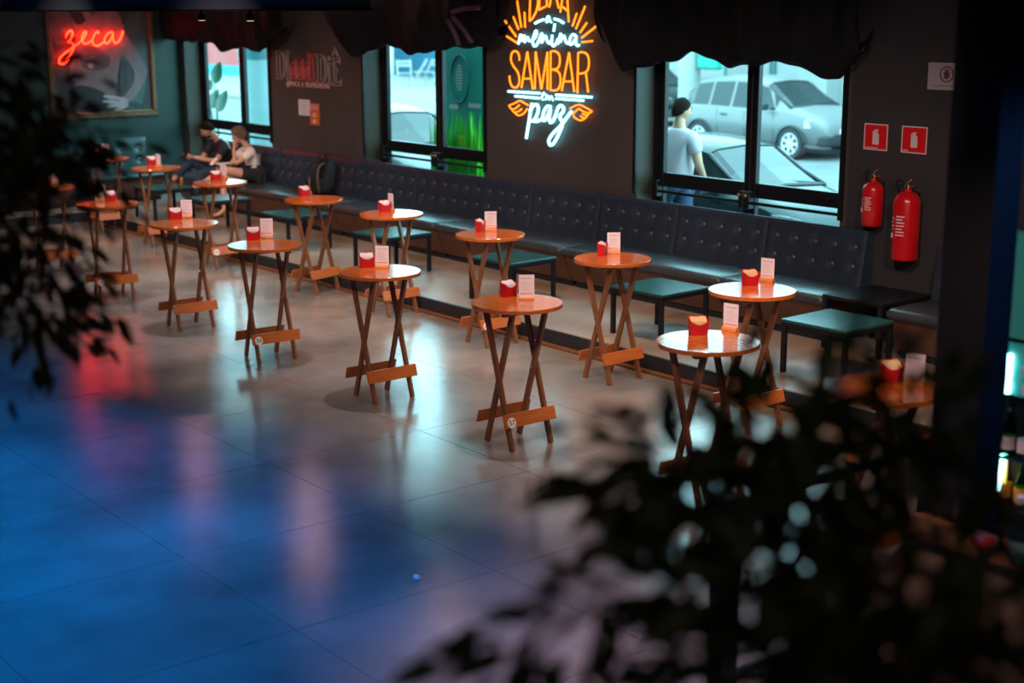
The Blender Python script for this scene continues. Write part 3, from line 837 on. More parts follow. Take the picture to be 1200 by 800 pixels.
canvas = MB().box(0.0, 0.015, pa+fw-PO.y, pb_-fw-PO.y, za+fw-PO.z, zb-fw-PO.z).build('print', 'print_dark', pic)
cnt = [0]
def patch(pts, m, sm=2):
    """a flat printed shape; pts are picture pixels in the 5.33x crop"""
    cnt[0] += 1
    d = 0.0152+cnt[0]*0.0006
    pts = smooth([(40+x/5.33, y/5.33) for x, y in pts], sm, True)
    q = [onx(u, v, WX+d)-PO for u, v in pts]
    lim = lambda p: Vector((p.x, min(max(p.y, pa+fw+0.005-PO.y), pb_-fw-0.005-PO.y), min(max(p.z, fw+0.005), zb-fw-0.005-PO.z)))
    q = [lim(p) for p in q]
    MB().add(q, [tuple(range(len(q)))]).build('printed_shape', m, canvas)
patch([(560,90),(690,60),(700,690),(560,690),(540,400)], 'print_teal', 1)
for k in range(11):
    a = -0.3+k*0.17
    patch([(560+10*k, 250+8*k), (600+12*k+70*math.cos(a), 60+15*k), (606+12*k+70*math.cos(a), 66+15*k)], 'print_leaf', 0)
patch([(90,50),(210,50),(260,160),(250,260),(120,300)], 'print_skin_shade')
patch([(215,40),(400,30),(520,60),(560,160),(590,300),(540,340),(520,480),(500,690),(280,690),(260,520),(215,470),(240,330),(260,200)], 'print_skin')
patch([(200,20),(290,20),(300,90),(330,130),(270,165),(230,110)], 'print_black')
patch([(330,30),(390,40),(380,100),(350,90)], 'print_skin_shade')
patch([(280,340),(480,330),(470,420),(380,450),(290,420)], 'print_skin_shade')
patch([(520,180),(590,230),(650,330),(710,430),(700,490),(640,600),(590,650),(560,600),(640,470),(590,380),(530,330)], 'print_skin')
patch([(555,360),(640,470),(600,560),(550,600),(530,480)], 'print_dark')
patch([(260,520),(420,560),(470,620),(470,690),(250,690),(230,600)], 'print_black')
# hand on the hip
for f_ in ([(580,620),(520,600),(440,590),(425,605),(500,625)], [(580,640),(510,625),(430,625),(425,640),(510,650)], [(580,655),(520,645),(450,660),(455,675),(530,668)], [(580,660),(540,660),(495,690),(515,695),(560,680)], [(560,600),(590,630),(590,665),(560,680),(530,650),(535,615)]):
    patch(f_, 'print_light')
for k in range(9):
    patch([(300+9*k, 350+12*math.sin(k*0.4)), (308+9*k, 350+12*math.sin(k*0.4)), (306+9*k, 362+12*math.sin(k*0.4)), (300+9*k, 362+12*math.sin(k*0.4))], 'print_light')
patch([(335,395),(365,385),(378,410),(360,432),(338,420)], 'print_light')
zn = thing('red_neon_script', 'red neon script reading zeca in front of the framed picture', 'neon sign', onx(105, 75, WX+0.09))
ZB = Vector(zn.location)
def z4(*p): return [(40+x/5.33, y/5.33) for x, y in p]
zl = [ z4((198,232),(212,198),(235,188),(242,212),(228,248),(208,264),(235,262),(247,285),(238,330),(205,382),(172,402),(153,388),(165,358),(210,320),(262,280),(295,255)),
       z4((295,255),(322,222),(328,198),(312,196),(296,235),(305,270),(328,276),(362,250)),
       z4((405,212),(398,192),(378,212),(362,252),(372,284),(400,288),(435,262)),
       z4((490,200),(462,205),(438,240),(442,272),(465,270),(490,225),(494,200),(490,240),(505,274),(528,262),(545,228),(553,196)) ]
for s in zl:
    MB().tube([onx(u, v, WX+0.09)-ZB for u, v in smooth(s, 2)], 0.0105, 6).build('neon_letter', 'neon_red', zn, True)
for u, v in ((87, 38), (96, 52), (112, 50), (130, 48), (70, 74)):
    q = onx(u, v, WX+0.02)-ZB; MB().tube([q, q+Vector((0.07, 0, 0))], 0.004, 6).build('stand_off', 'chrome', zn)

# ================================================================== WALL LETTERING AND NOTICES
wl_ = thing('wall_lettering', 'outlined raised lettering with a handle line between the windows', 'wall lettering', ony(362, 107, WY))
LO = Vector(wl_.location)
X_ = Vector((1, 0, 0)); Z_ = Vector((0, 0, 1))
def outl(poly, m, r=0.012, closed=True):
    q = [Vector((x, WY-0.016, z))-LO for x, z in poly]
    MB().tube(q, r, 5, closed).build('outline_letter', m, wl_, True)
def serif_I(x0, x1, z0, z1):
    w = x1-x0; s = 0.03; a = x0+w*0.28; b = x1-w*0.28
    return [(x0,z0),(x1,z0),(x1,z0+s),(b,z0+s),(b,z1-s),(x1,z1-s),(x1,z1),(x0,z1),(x0,z1-s),(a,z1-s),(a,z0+s),(x0,z0+s)]
def D_out(x0, x1, z0, z1):
    w = x1-x0; h = z1-z0
    return [(x0,z0),(x0+w*0.55,z0)]+[(x0+w*0.55+w*0.45*math.sin(t), z0+h/2-h/2*math.cos(t)) for t in [PI*i/8 for i in range(1, 8)]]+[(x0+w*0.55,z1),(x0,z1),(x0+w*0.12,z1-0.03),(x0+w*0.12,z0+0.03)]
def D_in(x0, x1, z0, z1):
    w = x1-x0; h = z1-z0
    return D_out(x0+w*0.38, x1-w*0.2, z0+h*0.10, z1-h*0.10)
Z0, Z1 = 2.09, 2.50
xx = lambda u: ony(u, 75, WY).x
def px_(u): return xx(320+u/13.33)
outl(D_out(px_(55), px_(215), Z0+0.02, Z1), 'letter_dim'); outl(D_in(px_(55), px_(215), Z0+0.02, Z1), 'letter_dim')
outl(serif_I(px_(218), px_(282), Z0+0.02, Z1+0.01), 'letter_dim')
for k, (u0, u1, m) in enumerate(((285, 385, 'letter_lit_red'), (390, 490, 'letter_lit_red'), (495, 590, 'letter_lit_red'))):
    a, b = px_(u0), px_(u1); mid = a+(b-a)*0.42; rr = (b-a)*0.42; zc = Z0+0.14
    outl([(mid+rr*math.cos(t), zc+0.12*math.sin(t)) for t in [2*PI*i/14 for i in range(14)]], m)
    outl([(mid+rr*0.45*math.cos(t), zc+0.07*math.sin(t)) for t in [2*PI*i/10 for i in range(10)]], m)
    top = Z1+0.0 if k == 2 else zc+0.17
    outl([(b-0.035, Z0+0.02), (b, Z0+0.02), (b-0.008, top), (b-0.05, top), (b-0.04, zc)], m)
outl(serif_I(px_(610), px_(680), Z0+0.01, Z1-0.03), 'letter_lit_red')
outl(D_out(px_(690), px_(855), Z0, Z1-0.02), 'letter_dim'); outl(D_in(px_(690), px_(855), Z0, Z1-0.02), 'letter_dim')
outl(serif_I(px_(865), px_(920), Z0-0.01, Z0+0.27), 'letter_dim')
outl([(px_(892)+0.03*math.cos(t), Z0+0.34+0.03*math.sin(t)) for t in [2*PI*i/10 for i in range(10)]], 'letter_dim')
a, b = px_(935), px_(1075); h0, h1 = Z0-0.02, Z1-0.06
outl([(a,h0),(b,h0),(b,h0+0.09),(b-0.05,h0+0.04),(a+0.10,h0+0.04),(a+0.10,h0+0.19),(b-0.08,h0+0.19),(b-0.08,h0+0.22),(a+0.10,h0+0.22),(a+0.10,h1-0.04),(b-0.06,h1-0.04),(b-0.02,h1-0.09),(b-0.02,h1),(a,h1),(a+0.04,h1-0.03),(a+0.04,h0+0.03)], 'letter_dim')
outl([(a+0.0,h1+0.03),(a+0.09,h1+0.14),(a+0.18,h1+0.03),(a+0.14,h1+0.03),(a+0.09,h1+0.09),(a+0.04,h1+0.03)], 'letter_dim')
q0 = ony(336, 93.5, WY); q1 = ony(387, 103, WY)
text('@PRACA_A_VILAMADALENA', 'letter_pink', wl_, Vector(((q0.x+q1.x)/2, WY-0.006, 2.045))-LO, X_, Z_, 0.105, q1.x-q0.x, 0.004, name='handle_line')

def notice(name, u0, v0, u1, v1, m, label, cat, th=0.006):
    a = ony(u0, v0, WY); b = ony(u1, v1, WY)
    x0, x1, z0, z1 = a.x, b.x, b.z, a.z
    r = thing(name, label, cat, ((x0+x1)/2, WY-0.001, z0))
    w_, h_ = (x1-x0)/2, z1-z0
    MB().box(-w_, w_, -th, 0, 0, h_).build('sheet', m, r)
    return r, w_, h_, -th-0.0012
r, w_, h_, y_ = notice('paper_notice', 350, 116, 364, 136, 'paper', 'white paper notice with a ring drawing beside the orange card', 'notice')
MB().tube([(0.085*math.cos(t), y_, h_/2+0.085*math.sin(t)) for t in [2*PI*i/20 for i in range(20)]], 0.004, 5, True).build('printed_ring', 'print_grey', r)
MB().cbox(-0.012, 0.012, y_-0.001, y_+0.001, h_/2-0.05, h_/2+0.05, 0.0005).build('printed_figure', 'print_grey', r)
MB().box(-0.1, 0.1, y_-0.001, y_+0.001, 0.025, 0.032).build('printed_line', 'print_grey', r)
r, w_, h_, y_ = notice('orange_card', 363.5, 120.5, 375, 147, 'orange_card', 'orange card with white figures overlapping the paper notice', 'notice', 0.009)
MB().box(-w_+0.02, w_-0.02, y_-0.001, y_+0.001, h_-0.09, h_-0.02).build('printed_panel', 'print_red', r)
for z in (0.05, 0.14):
    MB().tube([(0.032*math.cos(t), y_, z+0.024*math.sin(t)) for t in [2*PI*i/12 for i in range(12)]], 0.010, 5, True).build('printed_figure', 'sign_white', r)

def ext_icon(r, y_, h_, sc_=1.0):
    b = MB()
    poly = [(-0.034, 0.05), (0.034, 0.05), (0.034, 0.142), (0.022, 0.156), (0.010, 0.160), (0.010, 0.172), (0.026, 0.176), (0.026, 0.184), (-0.008, 0.184), (-0.034, 0.166), (-0.040, 0.150), (-0.034, 0.148), (-0.026, 0.160), (-0.010, 0.166), (-0.010, 0.160), (-0.022, 0.156), (-0.034, 0.142)]
    k = h_/0.235
    b.prism([(x*k, z*k) for x, z in poly], lambda p: (p[0], y_-0.001, p[1]), lambda p: (p[0], y_+0.001, p[1]))
    b.build('extinguisher_symbol', 'sign_white', r)
for (u0, v0, u1, v1, lab, st) in ((1014, 144, 1040, 177, 'red extinguisher sign above the small fire extinguisher', 'wide'), (1058, 147, 1086, 181, 'red extinguisher sign above the large fire extinguisher', 'short')):
    r, w_, h_, y_ = notice('extinguisher_sign', u0, v0, u1, v1, 'sign_red', lab, 'sign')
    r['group'] = 'red extinguisher signs'
    for x0, x1, z0, z1 in ((-w_, w_, 0, 0.010), (-w_, w_, h_-0.010, h_), (-w_, -w_+0.010, 0.010, h_-0.010), (w_-0.010, w_, 0.010, h_-0.010)):
        MB().box(x0, x1, y_-0.001, y_+0.001, z0, z1).build('border', 'sign_white', r)
    ext_icon(r, y_, h_)
    if st == 'wide': MB().box(-w_+0.018, w_*0.2, y_-0.001, y_+0.001, 0.018, 0.024).build('small_print', 'sign_white', r)
    else: MB().box(-w_+0.018, -w_*0.45, y_-0.001, y_+0.001, 0.018, 0.026).build('small_print', 'sign_white', r)
r, w_, h_, y_ = notice('hand_sign', 1089, 73, 1121, 106, 'sign_paper', 'pale square sign with a barred hand beside the black pillar', 'sign')
cx = w_*0.30; cz = h_*0.58; rr = h_*0.28
MB().tube([(cx+rr*math.cos(t), y_, cz+rr*math.sin(t)) for t in [2*PI*i/24 for i in range(24)]], 0.006, 5, True).build('ring', 'sign_ink', r)
hd = MB()
hd.prism([(cx+0.030*math.cos(t), cz-0.014+0.026*math.sin(t)) for t in [2*PI*i/12 for i in range(12)]], lambda p: (p[0], y_-0.001, p[1]), lambda p: (p[0], y_+0.001, p[1]))
for k, (a, l) in enumerate(((2.45, 0.044), (1.95, 0.058), (1.6, 0.062), (1.28, 0.058), (0.7, 0.05))):
    hd.bar((cx+0.015*math.cos(a), y_, cz-0.012+0.015*math.sin(a)), (cx+l*math.cos(a), y_, cz-0.012+l*math.sin(a)), 0.010, 0.002, (math.sin(a), 0, -math.cos(a)))
hd.build('hand_symbol', 'sign_ink', r)
MB().box(-w_*0.75, w_*0.75, y_-0.001, y_+0.001, h_*0.14, h_*0.16).build('small_print', 'sign_ink', r)

# ================================================================== FIRE EXTINGUISHERS
def extinguisher(x, zb_, rad, h, label):
    y = WY-rad-0.035
    r = thing('fire_extinguisher', label, 'fire extinguisher', (x, y, zb_), 0, 'wall mounted fire extinguishers')
    hc = h*0.80
    MB().lathe([(rad*0.9, 0), (rad, 0.012), (rad, hc-rad*0.75), (rad*0.92, hc-rad*0.45), (rad*0.65, hc-rad*0.15), (rad*0.3, hc), (rad*0.28, hc+0.02)], 28).build('cylinder', 'extinguisher_red', r, True, 40)
    v = MB().lathe([(rad*0.26, hc+0.02), (rad*0.30, hc+0.025), (rad*0.28, hc+0.06), (rad*0.18, hc+0.07)], 14).build('valve', 'brass', r, True, 40)
    MB().bar((-0.01, 0, hc+0.065), (0.06, -0.02, hc+0.115), 0.02, 0.008).build('carry_handle', 'chrome', v)
    MB().bar((0.0, 0, hc+0.045), (0.075, -0.02, hc+0.055), 0.02, 0.008).build('squeeze_lever', 'extinguisher_red', v)
    MB().lathe([(0.02, 0), (0.022, 0.004), (0.02, 0.012)], 14).build('pressure_gauge', 'chrome', v).matrix_local = Matrix.Translation((0, -rad*0.26, hc+0.045)) @ Matrix.Rotation(PI/2, 4, 'X')
    MB().tube(smooth3([(-rad*0.25, 0, hc+0.045), (-rad*0.9, 0.01, hc+0.10), (-rad*1.25, 0.02, hc+0.06), (-rad*1.3, 0.03, hc-0.02), (-rad*1.05, 0.045, hc-0.05)]), 0.010, 8).build('hose', 'black_paint', r, True)
    MB().box(-0.03, 0.03, rad, rad+0.033, hc-0.10, hc-0.02).build('wall_bracket', 'black_metal', r)
    # printed labels wrap the cylinder on the room side
    def wrap(a0, a1, z0, z1, m, nm):
        MB().grid(lambda u, v: ((rad+0.0012)*math.cos(a0+(a1-a0)*u), (rad+0.0012)*math.sin(a0+(a1-a0)*u), z0+(z1-z0)*v), 8, 2).build(nm, m, r)
    A = -PI/2-0.75
    wrap(A-0.35, A+0.05, hc*0.72, hc*0.86, 'label_yellow', 'yellow_label')
    for k in range(4): wrap(A-0.3, A+0.35-0.1*(k%2), hc*(0.60-0.055*k), hc*(0.60-0.055*k)+hc*0.03, 'sign_white', 'printed_line')
    for k in range(7): wrap(A+0.55, A+1.25-0.15*(k%3 == 1), hc*(0.64-0.045*k), hc*(0.64-0.045*k)+hc*0.018, 'sign_white', 'printed_line')
    ring = [((rad+0.002)*math.cos(A+0.0+0.22*math.cos(t)), (rad+0.002)*math.sin(A+0.22*math.cos(t)), hc*0.36+rad*0.2*math.sin(t)) for t in [2*PI*i/14 for i in range(14)]]
    MB().tube(ring, 0.004, 5, True).build('printed_ring', 'sign_white', r)
    return r
def smooth3(pts, it=2):
    pts = [Vector(p) for p in pts]
    for _ in range(it):
        q = [pts[0]]
        for a, b in zip(pts[:-1], pts[1:]): q += [a*0.75+b*0.25, a*0.25+b*0.75]
        pts = q+[pts[-1]]
    return pts
extinguisher(-8.21, 1.165, 0.095, 0.50, 'small red fire extinguisher hung left of the large one')
extinguisher(-7.82, 0.905, 0.118, 0.76, 'large red fire extinguisher on the dark wall')

# ================================================================== BUNCHED CURTAINS
def curtain(name, bpx, label, purple=None):
    Yc = 10.55
    pts = [ony(u, v, Yc) for u, v in bpx]
    xs = [p.x for p in pts]; zs = [p.z for p in pts]
    x0, x1 = xs[0], xs[-1]
    def zb(x):
        for i in range(len(xs)-1):
            if xs[i] <= x <= xs[i+1]:
                t = (x-xs[i])/(xs[i+1]-xs[i]); t = t*t*(3-2*t)
                return zs[i]+(zs[i+1]-zs[i])*t
        return zs[-1] if x > x1 else zs[0]
    r = thing(name, label, 'curtain', ((x0+x1)/2, WY-0.03, CEIL-0.02), 0, 'bunched black curtains above the doors')
    O = Vector(r.location)
    rnd = random.Random(len(name)+int(x0*10))
    ph = [rnd.uniform(0, 6) for _ in range(6)]
    def pt(u, v):
        x = x0+(x1-x0)*u; b = zb(x); zt = CEIL-0.06
        # v 0 top at the wall .. 0.75 lowest edge .. 1 tucked back behind
        fold = 0.022*math.sin(u*31+ph[0]+6*v+2*math.sin(u*7))+0.012*math.sin(u*63+ph[1]-7*v+3*math.sin(u*5+v*3))+0.07*math.sin(u*9.5+ph[2]+1.5*v)
        inset = 0.0
        if v < 0.75:
            t = v/0.75
            z = zt+(b-zt)*(t**0.8)
            belly = math.sin(min(1, max(0, (t-0.25)/0.75))*PI)**0.7 if t > 0.25 else 0
            y = WY-0.10-0.17*t-0.20*belly+fold*(0.3+0.9*belly)
            # the cloth is gathered narrower above the bulge at its left end
            sq = max(0.0, 1-u*7)*max(0, 0.62-t)/0.62
            x += 0.42*sq
            if u > 0.93: x -= 0.04*(u-0.93)/0.07*(1-t)
        else:
            t = (v-0.75)/0.25
            z = b+0.22*t; y = WY-0.27+0.20*t+fold*(1-t)
        z += 0.012*math.sin(u*55+ph[3])*(0.2 if v < 0.3 else 1)
        return Vector((x, min(y, WY-0.035), z))-O
    MB().grid(pt, 130, 44).build('cloth', 'curtain', r, True)
    MB().tube([Vector((x0+0.35, WY-0.10, CEIL-0.07))-O, Vector((x1, WY-0.10, CEIL-0.07))-O], 0.015, 8).build('curtain_rod', 'black_metal', r)
    for k in range(5):
        x = x0+0.4+(x1-x0-0.5)*k/4
        MB().box(x-0.012-O.x, x+0.012-O.x, -0.095, 0.02, -0.06, 0.02).build('rod_bracket', 'black_metal', r)
    if purple:
        for (ua, va, ub, vb) in purple:
            a = ony(ua, va, 10.33)-O; b = ony(ub, vb, 10.38)-O
            MB().tube(smooth3([a, (a+b)/2+Vector((0.05, -0.03, 0.02)), b], 2), [0.01]+[0.04]*7+[0.01] if False else 0.03, 8).build('satin_fold', 'curtain_purple', r, True)
    return r
curtain('curtain', [(711, 54), (732, 84), (780, 74), (808, 63), (855, 80), (891, 77), (914, 74), (978, 96), (991, 78), (1004, 62)], 'black curtain gathered up above the doors with the parked cars')
curtain('curtain', [(391, 36), (413, 67), (451, 54), (481, 65), (506, 62), (534, 57), (563, 57), (573, 52), (583, 44)], 'black curtain gathered up left of the neon, with a satin fold', [(526, 22), (538, 52)] and [(525, 24, 538, 53), (531, 20, 553, 50), (530, 14, 562, 9)])
curtain('curtain', [(190, 46), (213, 50), (237, 50), (246, 51), (258, 61), (276, 57), (284, 57), (301, 63), (312, 57), (320, 50), (330, 42)], 'black curtain gathered up above the doors behind the seated people')

# ================================================================== PEOPLE
def skin(name, nodes, edges, m, parent=None, root=0, sub=2, extra=None):
    """nodes: {key: (pos, radius)}; returns an object grown with Skin + Subdivision"""
    keys = list(nodes); ix = {k: i for i, k in enumerate(keys)}
    me = bpy.data.meshes.new(name)
    me.from_pydata([nodes[k][0] for k in keys], [(ix[a], ix[b]) for a, b in edges], [])
    o = bpy.data.objects.new(name, me); C.objects.link(o)
    md = o.modifiers.new('skin', 'SKIN'); md.use_smooth_shade = True; md.branch_smoothing = 0.6
    sv = me.skin_vertices[0].data
    for k in keys:
        r = nodes[k][1]
        sv[ix[k]].radius = (r, r) if not isinstance(r, tuple) else r
        sv[ix[k]].use_root = (k == root or ix[k] == root)
    sb = o.modifiers.new('sub', 'SUBSURF'); sb.levels = sub; sb.render_levels = sub
    dg = bpy.context.evaluated_depsgraph_get()
    out = bpy.data.meshes.new_from_object(o.evaluated_get(dg))
    bpy.data.objects.remove(o); bpy.data.meshes.remove(me)
    if extra:
        bm = bmesh.new(); bm.from_mesh(out)
        tmp = bpy.data.meshes.new('t')
        tmp.from_pydata(extra.v, [], extra.f); bm.from_mesh(tmp)
        bmesh.ops.recalc_face_normals(bm, faces=bm.faces)
        bm.to_mesh(out); bm.free(); bpy.data.meshes.remove(tmp)
    out.materials.clear(); out.materials.append(M[m])
    out.polygons.foreach_set('use_smooth', [True]*len(out.polygons))
    return link(name, out, parent)

def head_shape(c, fwd, up, s=1.0):
    """a head with brow, nose, mouth, chin and ears; c is the head's centre"""
    c = Vector(c); f = Vector(fwd).normalized(); u = Vector(up); u = (u-f*u.dot(f)).normalized(); r = f.cross(u)
    mb = MB()
    def pt(a, b):
        th = 2*PI*a; ph = PI*b
        x = math.sin(ph)*math.cos(th); y = math.sin(ph)*math.sin(th); z = math.cos(ph)   # x forward, y side, z up
        w = 0.074; d = 0.096; h = 0.115
        if z < -0.1:
            k = 1-0.38*min(1, (-z-0.1)/0.9)**1.2
            y *= k; x = x*(0.92 if x < 0 else 1.0)
            if x < 0: x *= 1-0.35*min(1, (-z-0.1)/0.9)
        if x > 0.6:
            nz = math.exp(-((z+0.12)/0.16)**2)*math.exp(-(y/0.13)**2); x += 0.24*nz
            x += 0.05*math.exp(-((z-0.22)/0.1)**2)*math.exp(-(y/0.6)**2)
            x -= 0.07*math.exp(-((z-0.05)/0.09)**2)*(math.exp(-((abs(y)-0.38)/0.2)**2))
            x += 0.06*math.exp(-((z+0.45)/0.07)**2)*math.exp(-(y/0.3)**2)
            x += 0.06*math.exp(-((z+0.78)/0.12)**2)*math.exp(-(y/0.3)**2)
        if abs(y) > 0.75: y *= 1+0.14*math.exp(-((z+0.05)/0.2)**2)*math.exp(-((x+0.08)/0.18)**2)
        return c + f*(x*d*s) + r*(y*w*s) + u*(z*h*s)
    mb.grid(pt, 40, 28, True)
    return mb
def hair_cap(c, fwd, up, s, grow, front, low, name, m, parent, curl=0.0, seed=1):
    c = Vector(c); f = Vector(fwd).normalized(); u = Vector(up); u = (u-f*u.dot(f)).normalized(); r = f.cross(u)
    rnd = random.Random(seed); ph = [rnd.uniform(0, 6) for _ in range(9)]
    mb = MB()
    def pt(a, b):
        th = 2*PI*a
        fr = (math.cos(th)+1)/2           # 1 at the face
        end = PI*(low*(1-fr**1.3)+front*fr**1.3)
        p = b*end
        x = math.sin(p)*math.cos(th); y = math.sin(p)*math.sin(th); z = math.cos(p)
        g = 1+grow+curl*(math.sin(9*th+7*p+ph[0])*math.sin(11*p+ph[1]+3*th)+0.6*math.sin(17*th+ph[2])*math.sin(19*p+ph[3]))
        if b > 0.97: g = 1.0
        return c + f*(x*0.096*s*g) + r*(y*0.076*s*g) + u*(z*0.115*s*g)
    mb.grid(pt, 48, 22, True)
    return mb.build(name, m, parent, True)
def hand_nodes(N, E, wrist_key, tag_, wrist, palm_dir, palm_n, curl, s=1.0):
    """palm and five fingers hung on the skeleton at wrist_key"""
    d = Vector(palm_dir).normalized(); n = Vector(palm_n); n = (n-d*n.dot(d)).normalized(); a = d.cross(n)
    w = Vector(wrist)
    pk = tag_+'palm'; N[pk] = (w+d*0.045*s, 0.026*s); E.append((wrist_key, pk))
    kk = tag_+'knuckle'; N[kk] = (w+d*0.078*s, 0.022*s); E.append((pk, kk))
    for i, (off, l) in enumerate(((-0.030, 0.068), (-0.010, 0.078), (0.010, 0.074), (0.030, 0.058))):
        b0 = w+d*0.088*s+a*off*s
        c1_ = math.radians(curl*0.6); c2_ = math.radians(curl*1.4)
        p1 = b0+(d*math.cos(c1_)+n*math.sin(c1_))*l*0.5*s
        p2 = p1+(d*math.cos(c2_)+n*math.sin(c2_))*l*0.5*s
        k0, k1, k2 = tag_+'f%d0' % i, tag_+'f%d1' % i, tag_+'f%d2' % i
        N[k0] = (b0, 0.0095*s); N[k1] = (p1, 0.009*s); N[k2] = (p2, 0.008*s)
        E += [(kk, k0), (k0, k1), (k1, k2)]
    t0 = w+d*0.035*s-a*0.030*s; t1 = t0+d*0.030*s-a*0.022*s+n*0.012*s; t2 = t1+d*0.026*s+n*0.016*s
    N[tag_+'t0'] = (t0, 0.012*s); N[tag_+'t1'] = (t1, 0.010*s); N[tag_+'t2'] = (t2, 0.009*s)
    E += [(pk, tag_+'t0'), (tag_+'t0', tag_+'t1'), (tag_+'t1', tag_+'t2')]

SEATZ = PZ+0.462
def face_parts(c, fwd, up, s, parent, brow='hair_dark'):
    c = Vector(c); f = Vector(fwd).normalized(); u = Vector(up); u = (u-f*u.dot(f)).normalized(); r = f.cross(u)
    for sg in (-1, 1):
        e = c+f*0.082*s+r*(sg*0.031*s)+u*0.008*s
        mb = MB(); mb.lathe([(0.001, -0.010*s), (0.008*s, -0.006*s), (0.0105*s, 0), (0.008*s, 0.006*s), (0.001, 0.010*s)], 10)
        mb.v = [tuple(e+Vector(v)) for v in mb.v]; mb.build('eye', 'phone', parent, True)
        b = c+f*0.088*s+r*(sg*0.032*s)+u*0.030*s
        MB().tube([b-r*0.016*s, b+u*0.004*s, b+r*0.016*s], 0.0042*s, 6).build('eyebrow', brow, parent, True)
    mth = c+f*0.092*s-u*0.052*s
    mat_ = 'lips'
    MB().tube([mth-r*0.020*s-f*0.006*s, mth, mth+r*0.020*s-f*0.006*s], 0.005*s, 6).build('mouth', mat_, parent, True)
mat('lips', (0.36, 0.11, 0.09), 0.5)

# ---- man in a dark shirt
mx = -19.97
man = thing('person', 'person in a dark navy shirt and jeans looking down at a phone', 'person', (mx, 10.3, PZ))
O = Vector(man.location)
def L(x, y, z): return Vector((mx+x, y, z))-O
hc = L(-0.02, 10.12, 1.345); hf = Vector((-0.25, -0.80, -0.50)); hu = Vector((-0.05, -0.35, 1))
N = {}; E = []
N['hip'] = (L(0, 10.40, 0.745), 0.135); N['belly'] = (L(0, 10.40, 0.90), 0.130); N['chest'] = (L(0, 10.36, 1.06), 0.145)
N['neck0'] = (L(0, 10.27, 1.20), 0.065); N['neck'] = (L(-0.005, 10.20, 1.27), 0.052); N['head'] = (L(-0.01, 10.15, 1.32), 0.055)
E += [('hip','belly'), ('belly','chest'), ('chest','neck0'), ('neck0','neck'), ('neck','head')]
for s, t in ((-1, 'l'), (1, 'r')):
    N[t+'sh'] = (L(s*0.19, 10.31, 1.14), 0.064); N[t+'el'] = (L(s*0.24, 10.12, 0.89), 0.043)
    N[t+'wr'] = (L(s*0.075-0.10, 9.93, 0.93), 0.028)
    E += [('chest', t+'sh'), (t+'sh', t+'el'), (t+'el', t+'wr')]
hand_nodes(N, E, 'lwr', 'l', N['lwr'][0], (-0.35, -0.8, 0.22), (0.75, 0.1, 0.55), 42)
hand_nodes(N, E, 'rwr', 'r', N['rwr'][0], (-0.72, -0.62, 0.15), (-0.2, 0.2, 0.9), 42)
# right leg planted, left leg crossed over it
N['rhp'] = (L(0.10, 10.34, 0.73), 0.098); N['rkn'] = (L(0.11, 9.90, 0.70), 0.068); N['ran'] = (L(0.09, 9.80, 0.27), 0.043); N['rft'] = (L(0.06, 9.70, 0.215), 0.036); N['rto'] = (L(0.03, 9.60, 0.20), 0.032)
N['lhp'] = (L(-0.10, 10.34, 0.74), 0.098); N['lkn'] = (L(-0.24, 9.92, 0.86), 0.070); N['lan'] = (L(-0.05, 9.58, 0.66), 0.042); N['lft'] = (L(-0.06, 9.50, 0.60), 0.036); N['lto'] = (L(-0.07, 9.40, 0.58), 0.030)
for t in 'lr': E += [('hip', t+'hp'), (t+'hp', t+'kn'), (t+'kn', t+'an'), (t+'an', t+'ft'), (t+'ft', t+'to')]
body = skin('body', N, E, 'skin', man, 'hip', 2, head_shape(hc, hf, hu))
hair_cap(hc, hf, hu, 1.0, 0.09, 0.30, 0.66, 'hair', 'hair_dark', man, 0.02, 3)
hair_cap(hc-Vector((0,0,0.004)), hf*-1, Vector((0,0.3,-1)), 1.0, 0.035, 0.12, 0.30, 'beard', 'hair_dark', man, 0.01, 5)
face_parts(hc, hf, hu, 1.0, man)
def grow(keys, k, N, E, extra_edges=None, mult=1.12, add=0.006):
    n = {q: (N[q][0], N[q][1]*mult+add) for q in keys}
    e = [x for x in E if x[0] in n and x[1] in n]
    return n, e
N2 = dict(N); N2['lse'] = (N['lsh'][0].lerp(N['lel'][0], 0.75), 0.060); N2['rse'] = (N['rsh'][0].lerp(N['rel'][0], 0.75), 0.060)
E2 = E+[('lsh','lse'), ('rsh','rse')]
n, e = grow(['hip','belly','chest','neck0','lsh','rsh','lse','rse'], 0, N2, E2)
n['neck0'] = (n['neck0'][0]-Vector((0,0,0.02)), 0.078)
skin('shirt', n, e, 'shirt_navy', man, 'hip')
n, e = grow(['hip','lhp','lkn','lan','rhp','rkn','ran'], 0, N, E, mult=1.08, add=0.012)
skin('jeans', n, e, 'jeans', man, 'hip')
for t in 'lr':
    n, e = grow([t+'an', t+'ft', t+'to'], 0, N, E, mult=1.05, add=0.010)
    n[t+'an'] = (N[t+'an'][0]*0.7+N[t+'ft'][0]*0.3, 0.045)
    skin('shoe', n, e, 'shoe', man, t+'an')
# phone in the hands
ph_ = MB().cbox(-0.036, 0.036, -0.004, 0.004, -0.072, 0.072, 0.002)
pq = thing('mobile_phone', 'dark mobile phone held by the person in the navy shirt', 'phone', (O+L(-0.16, 9.80, 0.97)))
MB().cbox(-0.038, 0.038, -0.004, 0.004, -0.075, 0.075, 0.002).build('phone_case', 'phone', pq)
emit('phone_screen', (0.5, 0.6, 0.7), 0.25)
MB().box(-0.034, 0.034, 0.0041, 0.0048, -0.068, 0.068).build('screen', 'phone_screen', pq)
pq.rotation_euler = (math.radians(-50), 0, math.radians(25))

